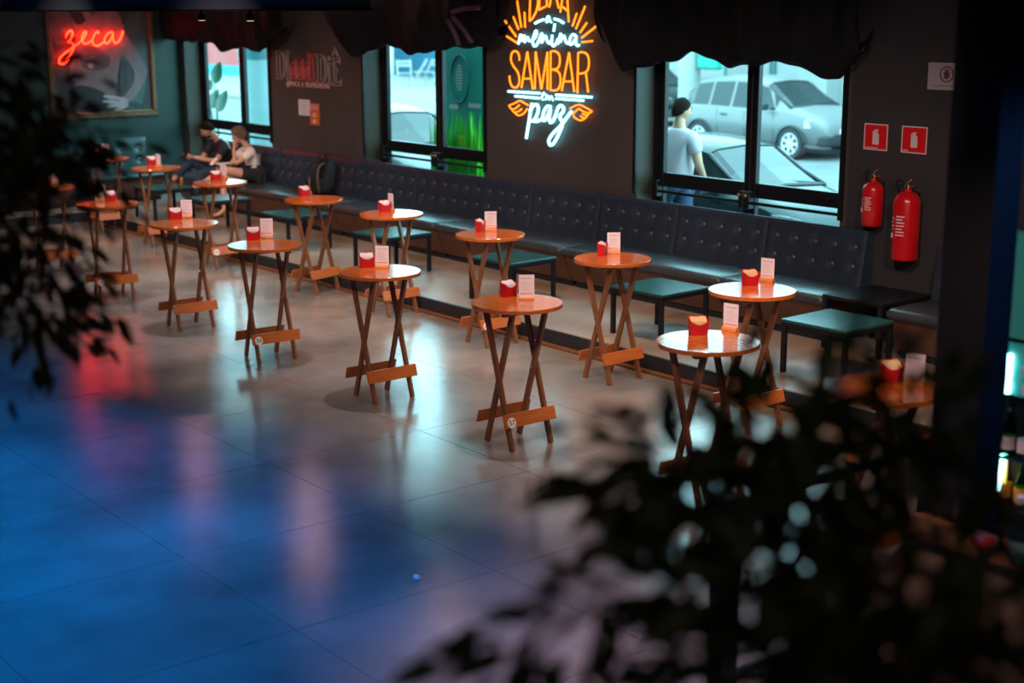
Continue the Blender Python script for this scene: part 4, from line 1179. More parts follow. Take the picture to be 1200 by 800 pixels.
# ---- woman in a white tee
wx = -19.02
wom = thing('person', 'person in a white tee with curly hair resting a cheek on one hand', 'person', (wx, 10.3, PZ))
O = Vector(wom.location)
def L(x, y, z): return Vector((wx+x, y, z))-O
hc = L(-0.05, 10.15, 1.315); hf = Vector((-0.45, -0.80, -0.38)); hu = Vector((0.12, -0.22, 1))
N = {}; E = []
N['hip'] = (L(0, 10.38, 0.745), 0.125); N['belly'] = (L(0, 10.36, 0.88), 0.108); N['chest'] = (L(0, 10.32, 1.03), 0.122)
N['neck0'] = (L(-0.01, 10.25, 1.165), 0.055); N['neck'] = (L(-0.02, 10.21, 1.225), 0.044); N['head'] = (L(-0.035, 10.18, 1.29), 0.05)
E += [('hip','belly'), ('belly','chest'), ('chest','neck0'), ('neck0','neck'), ('neck','head')]
N['rsh'] = (L(0.16, 10.26, 1.10), 0.054); N['rel'] = (L(0.10, 10.00, 0.92), 0.036); N['rwr'] = (L(0.015, 10.03, 1.13), 0.024)
N['lsh'] = (L(-0.16, 10.28, 1.10), 0.054); N['lel'] = (L(-0.22, 10.10, 0.89), 0.036); N['lwr'] = (L(-0.13, 9.90, 0.91), 0.024)
for t in 'lr': E += [('chest', t+'sh'), (t+'sh', t+'el'), (t+'el', t+'wr')]
hand_nodes(N, E, 'rwr', 'r', N['rwr'][0], (-0.12, 0.22, 1.0), (-0.8, 0.5, 0.1), 35, 0.9)
hand_nodes(N, E, 'lwr', 'l', N['lwr'][0], (-0.25, -0.9, 0.25), (0.6, 0.1, 0.7), 42, 0.9)
N['lhp'] = (L(-0.09, 10.32, 0.73), 0.092); N['lkn'] = (L(-0.06, 9.88, 0.70), 0.060); N['lan'] = (L(0.02, 9.84, 0.27), 0.036); N['lft'] = (L(0.0, 9.76, 0.205), 0.030); N['lto'] = (L(-0.02, 9.64, 0.185), 0.024)
N['rhp'] = (L(0.09, 10.32, 0.74), 0.092); N['rkn'] = (L(-0.03, 9.88, 0.83), 0.060); N['ran'] = (L(-0.30, 9.60, 0.60), 0.035); N['rft'] = (L(-0.36, 9.54, 0.575), 0.030); N['rto'] = (L(-0.43, 9.46, 0.565), 0.024)
for t in 'lr': E += [('hip', t+'hp'), (t+'hp', t+'kn'), (t+'kn', t+'an'), (t+'an', t+'ft'), (t+'ft', t+'to')]
skin('body', N, E, 'skin_pale', wom, 'hip', 2, head_shape(hc, hf, hu, 0.94))
hair_cap(hc+Vector((0.01, 0.012, 0.006)), hf, hu, 1.0, 0.22, 0.30, 0.82, 'hair', 'hair_curly', wom, 0.10, 8)
face_parts(hc, hf, hu, 0.94, wom)
N2 = dict(N); N2['lse'] = (N['lsh'][0].lerp(N['lel'][0], 0.6), 0.056); N2['rse'] = (N['rsh'][0].lerp(N['rel'][0], 0.6), 0.056)
E2 = E+[('lsh','lse'), ('rsh','rse')]
n, e = grow(['hip','belly','chest','neck0','lsh','rsh','lse','rse'], 0, N2, E2, mult=1.12, add=0.010)
n['hip'] = (N['hip'][0].lerp(N['belly'][0], 0.35), 0.135)
n['neck0'] = (n['neck0'][0]-Vector((0,0,0.03)), 0.068)
skin('tee_shirt', n, e, 'shirt_white', wom, 'belly')
N2 = dict(N); N2['lth'] = (N['lhp'][0].lerp(N['lkn'][0], 0.55), 0.084); N2['rth'] = (N['rhp'][0].lerp(N['rkn'][0], 0.5), 0.084)
E2 = E+[('lhp','lth'), ('rhp','rth')]
n, e = grow(['hip','lhp','rhp','lth','rth'], 0, N2, E2, mult=1.1, add=0.012)
skin('shorts', n, e, 'shorts_black', wom, 'hip')
for t in 'lr':
    a = N[t+'ft'][0]; b = N[t+'to'][0]; d = (b-a).normalized()
    h = Vector((0, 0, -0.028))
    MB().bar(a-d*0.06+h, b+d*0.04+h, 0.075, 0.016, (1, 0, 0) if abs(d.x) < 0.6 else (0, 1, 0)).build('sandal_sole', 'sandal', wom)
    q = a.lerp(b, 0.5); sd = d.cross(Vector((0,0,1))).normalized()
    MB().tube([q-sd*0.034+Vector((0,0,-0.02)), q+Vector((0,0,0.032)), q+sd*0.034+Vector((0,0,-0.02))], 0.008, 6).build('sandal_strap', 'sandal', wom)
pq = thing('mobile_phone', 'pale mobile phone held low by the person in the white tee', 'phone', (O+L(-0.155, 9.79, 0.955)))
MB().cbox(-0.036, 0.036, -0.004, 0.004, -0.07, 0.07, 0.002).build('phone_case', 'paper', pq)
MB().box(-0.032, 0.032, 0.0041, 0.0048, -0.063, 0.063).build('screen', 'phone_screen', pq)
pq.rotation_euler = (math.radians(-50), 0, math.radians(15))

# backpack on the bench
bp = thing('backpack', 'black backpack standing upright on the bench against the backrest', 'backpack', (-17.22, 10.40, SEATZ))
def bpt(u, v):
    th = 2*PI*u; z = 0.50*v
    k = (1-abs(2*v-1)**5)**0.5*(1-0.22*v)
    cx_ = math.copysign(abs(math.cos(th))**0.6, math.cos(th)); cy_ = math.copysign(abs(math.sin(th))**0.6, math.sin(th))
    return (0.20*k*cx_, 0.115*k*cy_+0.10*v, z)
MB().grid(bpt, 36, 24, True).build('bag_body', 'backpack', bp, True)
MB().grid(lambda u, v: (0.145*(1-0.2*v)*math.copysign(abs(math.cos(2*PI*u))**0.6, math.cos(2*PI*u))*(1-abs(2*v-1)**6)**0.5, -0.09+0.05*math.copysign(abs(math.sin(2*PI*u))**0.6, math.sin(2*PI*u))*(1-abs(2*v-1)**6)**0.5+0.03*v, 0.03+0.22*v), 28, 14, True).build('front_pocket', 'backpack', bp, True)
for x in (-0.11, 0.11):
    MB().tube(smooth3([(x, -0.02, 0.44), (x*1.2, -0.13, 0.40), (x*1.5, -0.17, 0.22), (x*1.3, -0.12, 0.05)]), 0.018, 8).build('shoulder_strap', 'strap' if x < 0 else 'strap_tan', bp, True)
MB().tube(smooth3([(-0.05, 0.09, 0.48), (-0.04, 0.09, 0.545), (0.04, 0.09, 0.545), (0.05, 0.09, 0.48)]), 0.010, 8).build('grab_handle', 'strap', bp, True)

# crumpled scrap on the floor
q = onz(488, 679, 0)
rnd = random.Random(5)
mb = MB(); mb.grid(lambda u, v: (0.022*math.sin(PI*v)*math.cos(2*PI*u)*(1+0.35*math.sin(7*u*PI+9*v)), 0.018*math.sin(PI*v)*math.sin(2*PI*u)*(1+0.35*math.cos(5*u*PI*2+7*v)), 0.014+0.014*math.cos(PI*v)), 14, 9, True)
o = mb.build('paper_scrap', 'napkin'); o.location = (q.x, q.y, 0); tag(o, 'tiny crumpled white scrap lying on the open concrete floor', 'litter')

# ================================================================== BAR END ON THE RIGHT
cz = 1.20
q = onz(1044, 609, cz)
cx0, cy0 = q.x, q.y
ct = thing('bar_counter', 'wooden bar ledge at the right edge in front of the black pillar', 'counter', (cx0+1.2, cy0+0.08, 0))
MB().cbox(-1.2, 1.2, -0.08, 0.085, cz-0.04, cz, 0.004).build('ledge_top', 'counter_wood', ct)
MB().box(-1.17, 1.2, -0.05, 0.08, 0.0, cz-0.04).build('front_panel', 'counter_side', ct)
for k in range(7):
    MB().box(-1.17+0.34*k, -1.17+0.34*k+0.02, -0.062, -0.05, 0.02, cz-0.05).build('batten', 'counter_wood', ct)
# pillar
py0 = cy0+0.172
p0 = ony(1084, 606, py0)
pil = thing('trim_2', 'black steel pillar rising past the bar ledge to the ceiling', None, (p0.x, py0, 0), 0, None, 'structure')
MB().box(0, 0.20, 0, 0.012, 0, CEIL).build('pillar_face', 'pillar_black', pil)
MB().box(0, 0.20, 0.15, 0.162, 0, CEIL).build('pillar_face', 'pillar_black', pil)
MB().box(0.0, 0.188, 0.012, 0.15, 0, CEIL).build('pillar_web', 'pillar_black', pil)
MB().box(0.188, 0.20, 0.012, 0.15, 0, CEIL).build('pillar_side', 'pillar_black', pil)
# things on the ledge
def onledge(u, v): return onz(u, v, cz)
q = onledge(1130, 622)
g = thing('drinking_glass', 'empty clear drinking glass on the bar ledge by the pillar', 'glass', (q.x, q.y-0.01, cz))
MB().lathe([(0.030, 0), (0.036, 0.13), (0.034, 0.13), (0.028, 0.008)], 20).build('tumbler', 'clear_glass', g, True, 40)
q = onledge(1160, 642)
o = MB().lathe([(0.045, 0), (0.06, 0.006), (0.066, 0.02), (0.062, 0.022), (0.05, 0.010), (0.01, 0.008)], 24).build('red_dish', 'red_plastic', None, True, 40)
o.location = (q.x, q.y+0.005, cz); tag(o, 'small red plastic dish between the glass and the bottle', 'dish')
q = onledge(1189, 655)
b = thing('water_bottle', 'clear bluish plastic bottle at the right end of the bar ledge', 'bottle', (q.x, q.y+0.01, cz))
MB().lathe([(0.030, 0), (0.036, 0.01), (0.036, 0.05), (0.033, 0.06), (0.036, 0.07), (0.036, 0.13), (0.030, 0.165), (0.016, 0.19), (0.014, 0.205)], 20).build('bottle_body', 'bottle_glass', b, True, 40)
MB().lathe([(0.016, 0.205), (0.016, 0.228), (0.014, 0.23)], 14).build('cap', 'paper', b)
# drinks cooler behind the ledge
q = ony(1166, 300, 5.6)
ck = thing('drinks_cooler', 'tall lit drinks cooler full of bottles behind the bar ledge', 'cooler', (q.x, 5.6, 0))
H_ = onz(1166, 1, 0).z
zt = ony(1180, 272, 5.6).z
MB().box(0, 0.75, 0.10, 0.65, 0, zt).build('cabinet', 'cooler_dark', ck)
MB().box(0.0, 0.75, 0.02, 0.10, ony(1180, 396, 5.6).z, zt).build('header_panel', 'cooler_teal', ck)
for x in (0.0, 0.71):
    MB().box(x, x+0.04, 0.02, 0.10, 0, ony(1180, 396, 5.6).z).build('door_stile', 'cooler_dark', ck)
for (v0, v1) in ((415, 462), (535, 578)):
    za_, zb2 = ony(1178, v1, 5.6).z, ony(1178, v0, 5.6).z
    MB().cbox(0.080, 0.110, 0.005, 0.05, za_, zb2, 0.004).build('light_tube', 'cooler_light', ck)
hz = ony(1195, 462, 5.6).z
MB().box(0.075, 0.70, 0.03, 0.06, hz-0.02, ony(1195, 405, 5.6).z).build('door_sign', 'cooler_teal', ck)
text('N', 'paper', ck, (0.185, 0.022, ony(1195, 437, 5.6).z), (1,0,0), (0,0,1), 0.075)
text('U', 'paper', ck, (0.190, 0.022, ony(1195, 458, 5.6).z), (1,0,0), (0,0,1), 0.075)
shelves = [ony(1195, v, 5.6).z for v in (540, 597)]
for z in shelves:
    MB().box(0.04, 0.71, 0.0, 0.095, z-0.012, z).build('shelf', 'chrome', ck)
bi = 0
for z in shelves:
    for k in range(4):
        m = ['bottle_green', 'bottle_glass', 'bottle_amber', 'bottle_green'][(k+(0 if z == shelves[0] else 2)) % 4]
        b = thing('bottle', ['%s bottle standing %s on the %s cooler shelf' % (['green', 'clear', 'amber', 'dark green'][(k+(0 if z == shelves[0] else 2)) % 4], ['first', 'second', 'third', 'fourth'][k], 'upper' if z == shelves[0] else 'lower')][0], 'bottle', (q.x+0.105+0.085*k, 5.6+0.045, z), 0, 'bottles in the drinks cooler')
        MB().lathe([(0.030, 0), (0.033, 0.01), (0.033, 0.11), (0.014, 0.155), (0.012, 0.20), (0.014, 0.205)], 16).build('bottle_body', m, b, True, 40)
        MB().lathe([(0.0338, 0.03), (0.0338, 0.09)], 16).build('bottle_label', 'label_yellow' if z != shelves[0] else 'paper', b)
        MB().lathe([(0.015, 0.2), (0.015, 0.22)], 10).build('cap', 'chrome', b)
# black guard railing beyond the ledge
rl = thing('guard_railing', 'black metal guard railing half hidden by the right foliage', 'railing', (-4.12, 4.9, 0))
MB().cbox(-0.05, 0.05, -0.47, -0.37, 0, 1.0, 0.006).build('newel_post', 'black_metal', rl)
MB().cbox(-0.058, 0.058, -0.478, -0.362, 1.0, 1.02, 0.004).build('post_cap', 'black_metal', rl)
for y in (0.42, 1.0):
    MB().cbox(-0.018, 0.018, y-0.018, y+0.018, 0, 1.0, 0.003).build('post', 'black_metal', rl)
    MB().lathe([(0.02, 1.0), (0.028, 1.01), (0.02, 1.03)], 12, (0, y, 0)).build('post_cap', 'wood_plank', rl)
for z in (0.15, 0.96):
    MB().cbox(-0.014, 0.014, -0.37, 1.0, z-0.02, z+0.02, 0.003).build('rail', 'black_metal', rl)

# ================================================================== FOLIAGE
def leaf_mesh(name, m, l=0.075, w=0.030, fold=0.006, droop=0.010):
    vs = [(0, 0, 0)]; prof = [(0.18, 0.55), (0.42, 1.0), (0.68, 0.78), (0.88, 0.32)]
    mb = MB(); pts = [(0, 0, 0)]
    for t, k in prof:
        pts += [(l*t, -w*k/2, fold*k-droop*t*t), (l*t, 0, -droop*t*t), (l*t, w*k/2, fold*k-droop*t*t)]
    pts.append((l, 0, -droop*1.3))
    f = [(0, 1, 2), (0, 2, 3)]
    for i in range(3):
        a = 1+3*i
        f += [(a, a+3, a+4, a+1), (a+1, a+4, a+5, a+2)]
    f += [(10, 13, 11), (11, 13, 12)]
    mb.add(pts, f)
    me = bpy.data.meshes.new(name); me.from_pydata(mb.v, [], mb.f); me.materials.append(M[m])
    return me, mb
def foliage(root, branches, m_leaf, total, n_obj, lsize, spread, seed, gravity=0.35):
    rnd = random.Random(seed)
    O = Vector(root.location)
    lens = []
    for pts, r, wgt in branches:
        lens.append(sum((b-a).length for a, b in zip(pts[:-1], pts[1:]))*wgt)
        mb = MB(); sp = smooth3([p-O for p in pts], 2)
        n = len(sp)
        mb.tube(sp, [r*(1-0.75*i/(n-1)) for i in range(n)], 6).build('branch', 'bark', root, True)
    tl = sum(lens)
    me, base = leaf_mesh('leaf', m_leaf)
    stuff = MB()
    todo = []
    for (pts, r, wgt), ln in zip(branches, lens):
        k = int(total*ln/tl)
        sp = smooth3(pts, 2)
        for _ in range(k):
            t = rnd.random()**0.85*(len(sp)-1); i = min(int(t), len(sp)-2); p = sp[i].lerp(sp[i+1], t-i)
            ax = (sp[i+1]-sp[i]).normalized()
            off = Vector((rnd.gauss(0, 1), rnd.gauss(0, 1), rnd.gauss(-0.15, 0.9)))*spread
            d = (off.normalized()+ax*0.5+Vector((rnd.gauss(0, .4), rnd.gauss(0, .4), -gravity+rnd.gauss(0, .3)))).normalized()
            up = Vector((rnd.gauss(0, .6), rnd.gauss(0, .6), 1))
            y = up.cross(d).normalized(); z = d.cross(y)
            s = lsize*rnd.uniform(0.65, 1.2)
            todo.append((p+off-O, d, y, z, s))
    rnd.shuffle(todo)
    for i, (p, d, y, z, s) in enumerate(todo):
        if i < n_obj:
            o = link('leaf', me, root)
            o.matrix_local = Matrix(((d.x*s, y.x*s, z.x*s, p.x), (d.y*s, y.y*s, z.y*s, p.y), (d.z*s, y.z*s, z.z*s, p.z), (0,0,0,1)))
        else:
            stuff.add([p+d*(v[0]*s)+y*(v[1]*s)+z*(v[2]*s) for v in base.v], base.f)
    if stuff.v:
        m2 = bpy.data.meshes.new('leaf_mass'); m2.from_pydata(stuff.v, [], stuff.f); m2.materials.append(M[m_leaf])
        o = link('leaf_mass', m2, root); o['kind'] = 'stuff'

# near plant at the right, potted on the landing
pp = thing('potted_ficus', 'dark out of focus leafy plant filling the lower right corner', 'plant', (-1.15, 1.62, 1.4))
PB = Vector(pp.location)
MB().lathe([(0.13, 0), (0.15, 0.02), (0.19, 0.26), (0.20, 0.27), (0.20, 0.30), (0.175, 0.30), (0.17, 0.27)], 24).build('pot', 'pot', pp, True, 40)
MB().lathe([(0.17, 0.262), (0.172, 0.268), (0.05, 0.275)], 20).build('soil', 'soil', pp)
tr = [PB+Vector((0, 0, 0.26)), PB+Vector((0.01, -0.01, 0.5)), atd(1030, 830, 2.1)]
B = lambda *p: [atd(*q) for q in p]
br = [(tr, 0.018, 0.5),
 (B((1030,830,2.1),(980,690,2.15),(940,580,2.2),(915,500,2.25)), 0.010, 1.5),
 (B((975,700,2.15),(860,620,2.1),(790,575,2.1),(745,560,2.1)), 0.007, 1.15),
 (B((1000,790,2.1),(860,720,2.05),(730,690,2.0),(655,745,1.95),(590,790,1.95)), 0.007, 0.75),
 (B((940,580,2.2),(860,560,2.25),(800,545,2.3),(755,535,2.3)), 0.006, 1.1),
 (B((990,720,2.15),(1050,600,2.2),(1075,520,2.25),(1060,470,2.3)), 0.008, 1.0),
 (B((1040,800,2.05),(1110,730,2.0),(1190,730,2.0),(1260,740,2.0)), 0.007, 1.1),
 (B((960,640,2.2),(1010,560,2.3),(1000,510,2.3),(960,470,2.35)), 0.006, 0.8),
 (B((1000,800,2.05),(930,770,2.0),(860,790,2.0),(800,830,1.95)), 0.006, 1.3),
 (B((1040,800,2.05),(1080,780,2.0),(1150,790,1.95),(1230,810,1.95)), 0.006, 1.6),
 (B((1010,760,2.1),(960,720,2.05),(900,690,2.0),(850,680,2.0)), 0.006, 1.4),
 (B((915,500,2.25),(900,460,2.3),(930,430,2.3)), 0.005, 0.6),
 (B((1010,740,2.1),(1080,700,2.05),(1140,640,2.1),(1180,560,2.2)), 0.006, 0.3),
 (B((1075,540,2.25),(1100,500,2.3),(1110,470,2.3)), 0.005, 0.5)]
foliage(pp, br, 'leaf_a', 1400, 300, 1.1, 0.045, 11)

# tree at the left whose branches hang into the picture
tb = atd(-230, 400, 4.1)
lt = thing('potted_tree', 'drooping dark tree hanging in from the left edge', 'plant', (tb.x, tb.y, 0))
TBv = Vector(lt.location)
MB().lathe([(0.20, 0), (0.22, 0.02), (0.27, 0.42), (0.28, 0.45), (0.25, 0.45), (0.24, 0.40)], 24).build('pot', 'pot', lt, True, 40)
MB().lathe([(0.24, 0.395), (0.242, 0.40), (0.05, 0.41)], 20).build('soil', 'soil', lt)
top = TBv+Vector((0.02, 0.05, 2.95))
br = [([TBv+Vector((0, 0, 0.4)), TBv+Vector((0.02, 0.0, 1.4)), TBv+Vector((-0.01, 0.03, 2.2)), top], 0.03, 0.05),
 (B((-200,190,4.1),(-90,90,4.05),(0,90,4.0),(60,120,4.0)), 0.010, 1.3),
 (B((-200,200,4.1),(-90,150,4.0),(10,160,3.95),(85,190,3.95)), 0.010, 1.7),
 (B((-205,230,4.1),(-100,210,4.1),(-10,230,4.1),(50,290,4.1),(70,340,4.1)), 0.009, 1.3),
 (B((-205,250,4.1),(-110,260,4.0),(-30,300,3.95),(30,350,3.95),(60,380,3.95)), 0.009, 1.5),
 (B((-90,90,4.05),(-20,60,4.1),(20,80,4.1)), 0.006, 0.9),
 (B((-100,210,4.1),(-40,180,4.2),(40,170,4.2),(100,160,4.2)), 0.006, 1.2),
 (B((-110,260,4.0),(-50,250,3.9),(0,260,3.9),(30,240,3.9)), 0.006, 1.0),
 (B((-205,200,4.1),(-260,120,4.1),(-330,110,4.2)), 0.009, 0.7),
 (B((-205,240,4.1),(-280,240,4.1),(-350,300,4.2)), 0.009, 0.7)]
foliage(lt, br, 'leaf_b', 1500, 300, 0.95, 0.075, 23, 0.6)

# ================================================================== OUTSIDE
gd = MB().box(-110, 40, WY+0.37, 80, -0.1, 0.0).build('ground_street', 'asphalt'); struct(gd, 'pale asphalt street outside the glass doors')
pv = MB().box(-60, 20, WY+0.37, 11.95, 0.0, 0.10).build('ground_pavement', 'pavement'); struct(pv, 'pavement strip directly outside the doors')
pv = MB().box(-110, 40, 25.3, 80, 0.0, 0.12).build('ground_far_pavement', 'pavement'); struct(pv, 'far pavement beyond the parked silver car')
def facade(name, x0, x1, y, h, m, label, seed):
    r = thing(name, label, 'building', ((x0+x1)/2, y, 0.12))
    w2 = (x1-x0)/2
    MB().box(-w2, w2, 0, 4.0, 0, h).build('wall', m, r)
    MB().box(-w2-0.1, w2+0.1, -0.12, 4.1, h, h+0.2).build('parapet', 'plaster_white', r)
    k = int(2*w2//3.2)
    for i in range(k):
        x = -w2+1.6+i*(2*w2-1.6)/max(1, k)
        f = MB().box(x-0.5, x+0.5, -0.06, 0.0, 0.9+1.2*0, 2.2).build('window_frame', 'plaster_white', r)
        MB().box(x-0.42, x+0.42, -0.08, -0.06, 0.98, 2.12).build('window_pane', 'car_glass', f)
    return r
mat('plaster_blue_dark', (0.015, 0.16, 0.26), 0.8)
mat('base_teal', (0.03, 0.25, 0.30), 0.8)
r = thing('pink_building', 'pink street facade seen through the doors behind the seated people', 'building', (-72, 33.5, 0.12))
MB().box(-13, 13, 0, 5, 0.45, 6).build('wall', 'plaster_pink', r); MB().box(-13, 13, -0.05, 5, 0, 0.45).build('base', 'base_teal', r)
MB().box(-13.1, 13.1, -0.1, 5.1, 6, 6.2).build('parapet', 'plaster_white', r)
for x in (-9, -3.2, 2, 8):
    f = MB().add([(x-0.7, -0.06, 2.2), (x, -0.06, 1.0), (x+0.7, -0.06, 2.2), (x, -0.06, 3.4)], [(0, 1, 2, 3)]).build('diamond_motif', 'column_band', r)
r = thing('blue_building', 'blue street facade behind the folding chairs', 'building', (-51, 39.5, 0.12))
MB().box(-7.5, 5.2, 0, 5, 0, 6).build('wall', 'plaster_blue', r)
MB().box(-2.2, -1.4, -0.15, 0.1, 0, 6).build('pilaster', 'plaster_white', r)
MB().box(0.4, 2.6, -0.1, 0, 0, 4).build('red_door', 'plaster_red', r)
r = thing('white_building', 'white street facade behind the parked silver car', 'building', (-27, 29.5, 0.12))
MB().box(-11, 22, 0, 5, 0, 7).build('wall', 'plaster_white', r)
MB().box(-11.1, 22.1, -0.08, 5.1, 7, 7.2).build('parapet', 'plaster_white', r)
MB().box(-8.2, -7.0, -0.35, 0, 0, 6.8).build('pilaster', 'plaster_white', r)
MB().box(2.2, 3.2, -0.5, 0, 0, 6.8).build('pilaster', 'plaster_white', r)
for x in (-9.6, -4.6, 0.2, 10, 16):
    f = MB().box(x-0.9, x+0.9, -0.05, 0, 0, 3.0).build('doorway', 'column_band', r)
    MB().box(x-0.75, x+0.75, -0.09, -0.05, 0.1, 2.8).build('shutter', 'pavement', f)
text('SORRIR', 'pavement', r, (6.3, -0.012, 1.75), (1,0,0.08), (0,0,1), 1.0, 3.6, 0.01, name='wall_writing')
# street pole and traffic sign
q = ony(808, 90, 26.2)
r = thing('street_pole', 'white concrete street pole left of the silver car', 'pole', (q.x, 26.2, 0.12))
MB().lathe([(0.30, 0), (0.28, 0.1), (0.22, 7)], 16).build('shaft', 'plaster_white', r, True)
MB().cbox(0.30, 1.0, -0.1, 0.15, 1.55, 2.8, 0.05).build('green_box', 'banner_teal', r)

# ---- cars
def car(name, label, paint, loc, rz, lamp_m='headlamp'):
    r = thing(name, label, 'car', loc, rz)
    # stations along x (front +): x, half width, z bottom, z belt, z top, half width of roof
    S = [(-1.92, 0.66, 0.42, 0.80, 0.84, 0.60), (-1.86, 0.76, 0.30, 0.86, 0.95, 0.66), (-1.70, 0.81, 0.24, 0.90, 1.20, 0.60), (-1.45, 0.83, 0.22, 0.92, 1.44, 0.57),
         (-1.0, 0.84, 0.22, 0.92, 1.50, 0.57), (-0.4, 0.84, 0.22, 0.91, 1.53, 0.57), (0.15, 0.84, 0.22, 0.90, 1.50, 0.57), (0.45, 0.84, 0.22, 0.90, 1.42, 0.57),
         (0.80, 0.84, 0.22, 0.91, 1.18, 0.62), (1.10, 0.83, 0.22, 0.92, 0.99, 0.69), (1.45, 0.81, 0.23, 0.84, 0.90, 0.64), (1.72, 0.76, 0.25, 0.74, 0.80, 0.56), (1.88, 0.66, 0.30, 0.64, 0.68, 0.46), (1.93, 0.56, 0.38, 0.56, 0.58, 0.40)]
    rings = []
    for x, w, zb_, zl_, zt_, wr_ in S:
        half = [(0.0, zb_), (w*0.86, zb_), (w*0.97, zb_+0.10), (w, zb_+(zl_-zb_)*0.55), (w*0.985, zl_-0.03), (w*0.955, zl_), (wr_+(w*0.955-wr_)*0.12, zt_-0.045*(1 if zt_-zl_ > 0.1 else 0.3)), (wr_*0.86, zt_), (0.0, zt_+0.025)]
        rings.append([(x, y, z) for y, z in half] + [(x, -y, z) for y, z in half[-2:0:-1]])
    n = len(rings[0]); mb = MB(); gl = MB(); sd = []
    mb.v = [p for rg in rings for p in rg]
    def off(p, k=0.006):
        c = Vector((p[0], 0, 0.8)); v = Vector(p); return tuple(v+(v-c).normalized()*k)
    win = []; shield = []; rear = []
    for i in range(len(rings)-1):
        for k in range(n):
            f = (i*n+k, i*n+(k+1)%n, (i+1)*n+(k+1)%n, (i+1)*n+k)
            mb.f.append(f)
            side = k in (5, n-6)
            if side and 2 <= i <= 7: win.append([off(mb.v[j]) for j in f])
            if 7 <= i <= 8 and 5 <= k <= n-6 and not side: shield.append([off(mb.v[j], 0.008) for j in f])
            if 1 <= i <= 2 and 5 <= k <= n-6 and not side: rear.append([off(mb.v[j], 0.008) for j in f])
    mb.f.append(tuple(range(n))); mb.f.append(tuple((len(rings)-1)*n+k for k in range(n)))
    mb.build('car_body', paint, r, True, 38)
    # side windows split at the pillars
    def shrink(q, a, b, c=0.10):
        p00, p01, p11, p10 = [Vector(t) for t in q]
        e = lambda s, t: (p00*(1-s)+p10*s)*(1-t)+(p01*(1-s)+p11*s)*t
        return [tuple(e(a, c)), tuple(e(a, 1-c*0.6)), tuple(e(b, 1-c*0.6)), tuple(e(b, c))]
    for sgn in (0, 1):
        ws = [q for q in win if (q[0][1] > 0) == (sgn == 0)]
        for idx in ((0, 1), (2, ), (3, 4, 5)) if len(ws) >= 6 else ((0,),):
            m = MB()
            for j in idx:
                a = 0.06 if j == idx[0] else 0.0; b = 0.94 if j == idx[-1] else 1.0
                m.add(shrink(ws[j], a, b), [(0, 1, 2, 3)])
            m.build('side_window', 'car_glass', r)
    m = MB()
    for q in shield: m.add(q, [(0,1,2,3)])
    m.build('windscreen', 'car_glass', r, True)
    o8 = lambda i, k: off(rings[i][k % n], 0.012)
    for ks in (6, n-6):
        MB().tube([o8(7, ks), o8(8, ks), o8(9, ks)], 0.028, 6).build('windscreen_seal', 'car_trim', r, True)
    MB().tube([o8(9, k) for k in range(6, n-5)], 0.028, 6).build('windscreen_seal', 'car_trim', r, True)
    MB().tube([o8(7, k) for k in range(6, n-5)], 0.012, 6).build('windscreen_seal', 'car_trim', r, True)
    MB().cbox(1.60, 1.950, -0.70, 0.70, 0.25, 0.50, 0.06).build('shaded_front_fascia', 'car_trim', r)  # dark fascia added to stand for the shade on the car's front
    m = MB()
    for q in rear: m.add(q, [(0,1,2,3)])
    m.build('rear_window', 'car_glass', r, True)
    for x in (-1.22, 1.22):
        for s in (-1, 1):
            # dark wheel arch, tyre, rim with seven spokes
            MB().tube([(x+0.345*math.cos(t), s*0.842, 0.30+0.345*math.sin(t)) for t in [PI*i/16 for i in range(17)]], 0.025, 6).build('wheel_arch', 'car_trim', r, True)
            wobj = MB().lathe([(0.21, -0.09), (0.29, -0.095), (0.305, -0.06), (0.305, 0.06), (0.29, 0.095), (0.21, 0.09), (0.20, 0.02)], 28).build('tyre', 'tyre', r, True, 40)
            wobj.matrix_local = Matrix.Translation((x, s*0.775, 0.305)) @ Matrix.Rotation(-s*PI/2, 4, 'X')
            m = MB().tube([(0.195*math.cos(t), 0.195*math.sin(t), 0.075) for t in [2*PI*i/28 for i in range(28)]], 0.018, 6, True)
            m.lathe([(0.05, 0.05), (0.05, 0.085), (0.03, 0.09)], 14)
            for q in range(7):
                t = 2*PI*q/7
                m.bar((0.04*math.cos(t), 0.04*math.sin(t), 0.075), (0.20*math.cos(t), 0.20*math.sin(t), 0.075), 0.05, 0.02, (-math.sin(t), math.cos(t), 0))
            m.build('rim', 'alloy', wobj, True, 40)
            MB().lathe([(0.19, 0.015), (0.19, 0.02)], 24).build('brake_disc', 'car_trim', wobj)
    for s in (-1, 1):
        hl = MB().grid(lambda u, v: (1.52+0.30*u-0.02*v, s*(0.80-0.22*u*u-0.03*v), 0.60+0.17*v+0.03*math.sin(PI*u)-0.05*u), 8, 5)
        hl.v = [(x, y+s*0.012, z+0.012) for x, y, z in hl.v]; hl.build('headlight', lamp_m, r, True)
        MB().cbox(-1.90, -1.78, s*0.70-0.08, s*0.70+0.08, 0.70, 0.98, 0.02).build('tail_light', 'tail_red', r)
        mr = MB().cbox(0.55, 0.68, s*0.95-0.09, s*0.95+0.09, 0.92, 1.06, 0.03).build('wing_mirror', 'car_trim', r)
        for x in (-0.55, 0.35):
            MB().cbox(x-0.09, x+0.09, s*0.845-0.012, s*0.845+0.012, 0.77, 0.80, 0.006).build('door_handle', 'car_trim', r)
        for x in (-0.72, 0.02, 0.78):
            MB().bar((x, s*0.842, 0.30), (x-0.03, s*0.83, 0.87), 0.008, 0.006, (1, 0, 0)).build('door_seam', 'car_trim', r)
        MB().cbox(-0.85, 0.85, s*0.825-0.03, s*0.825+0.03, 0.20, 0.27, 0.01).build('sill', 'car_trim', r)
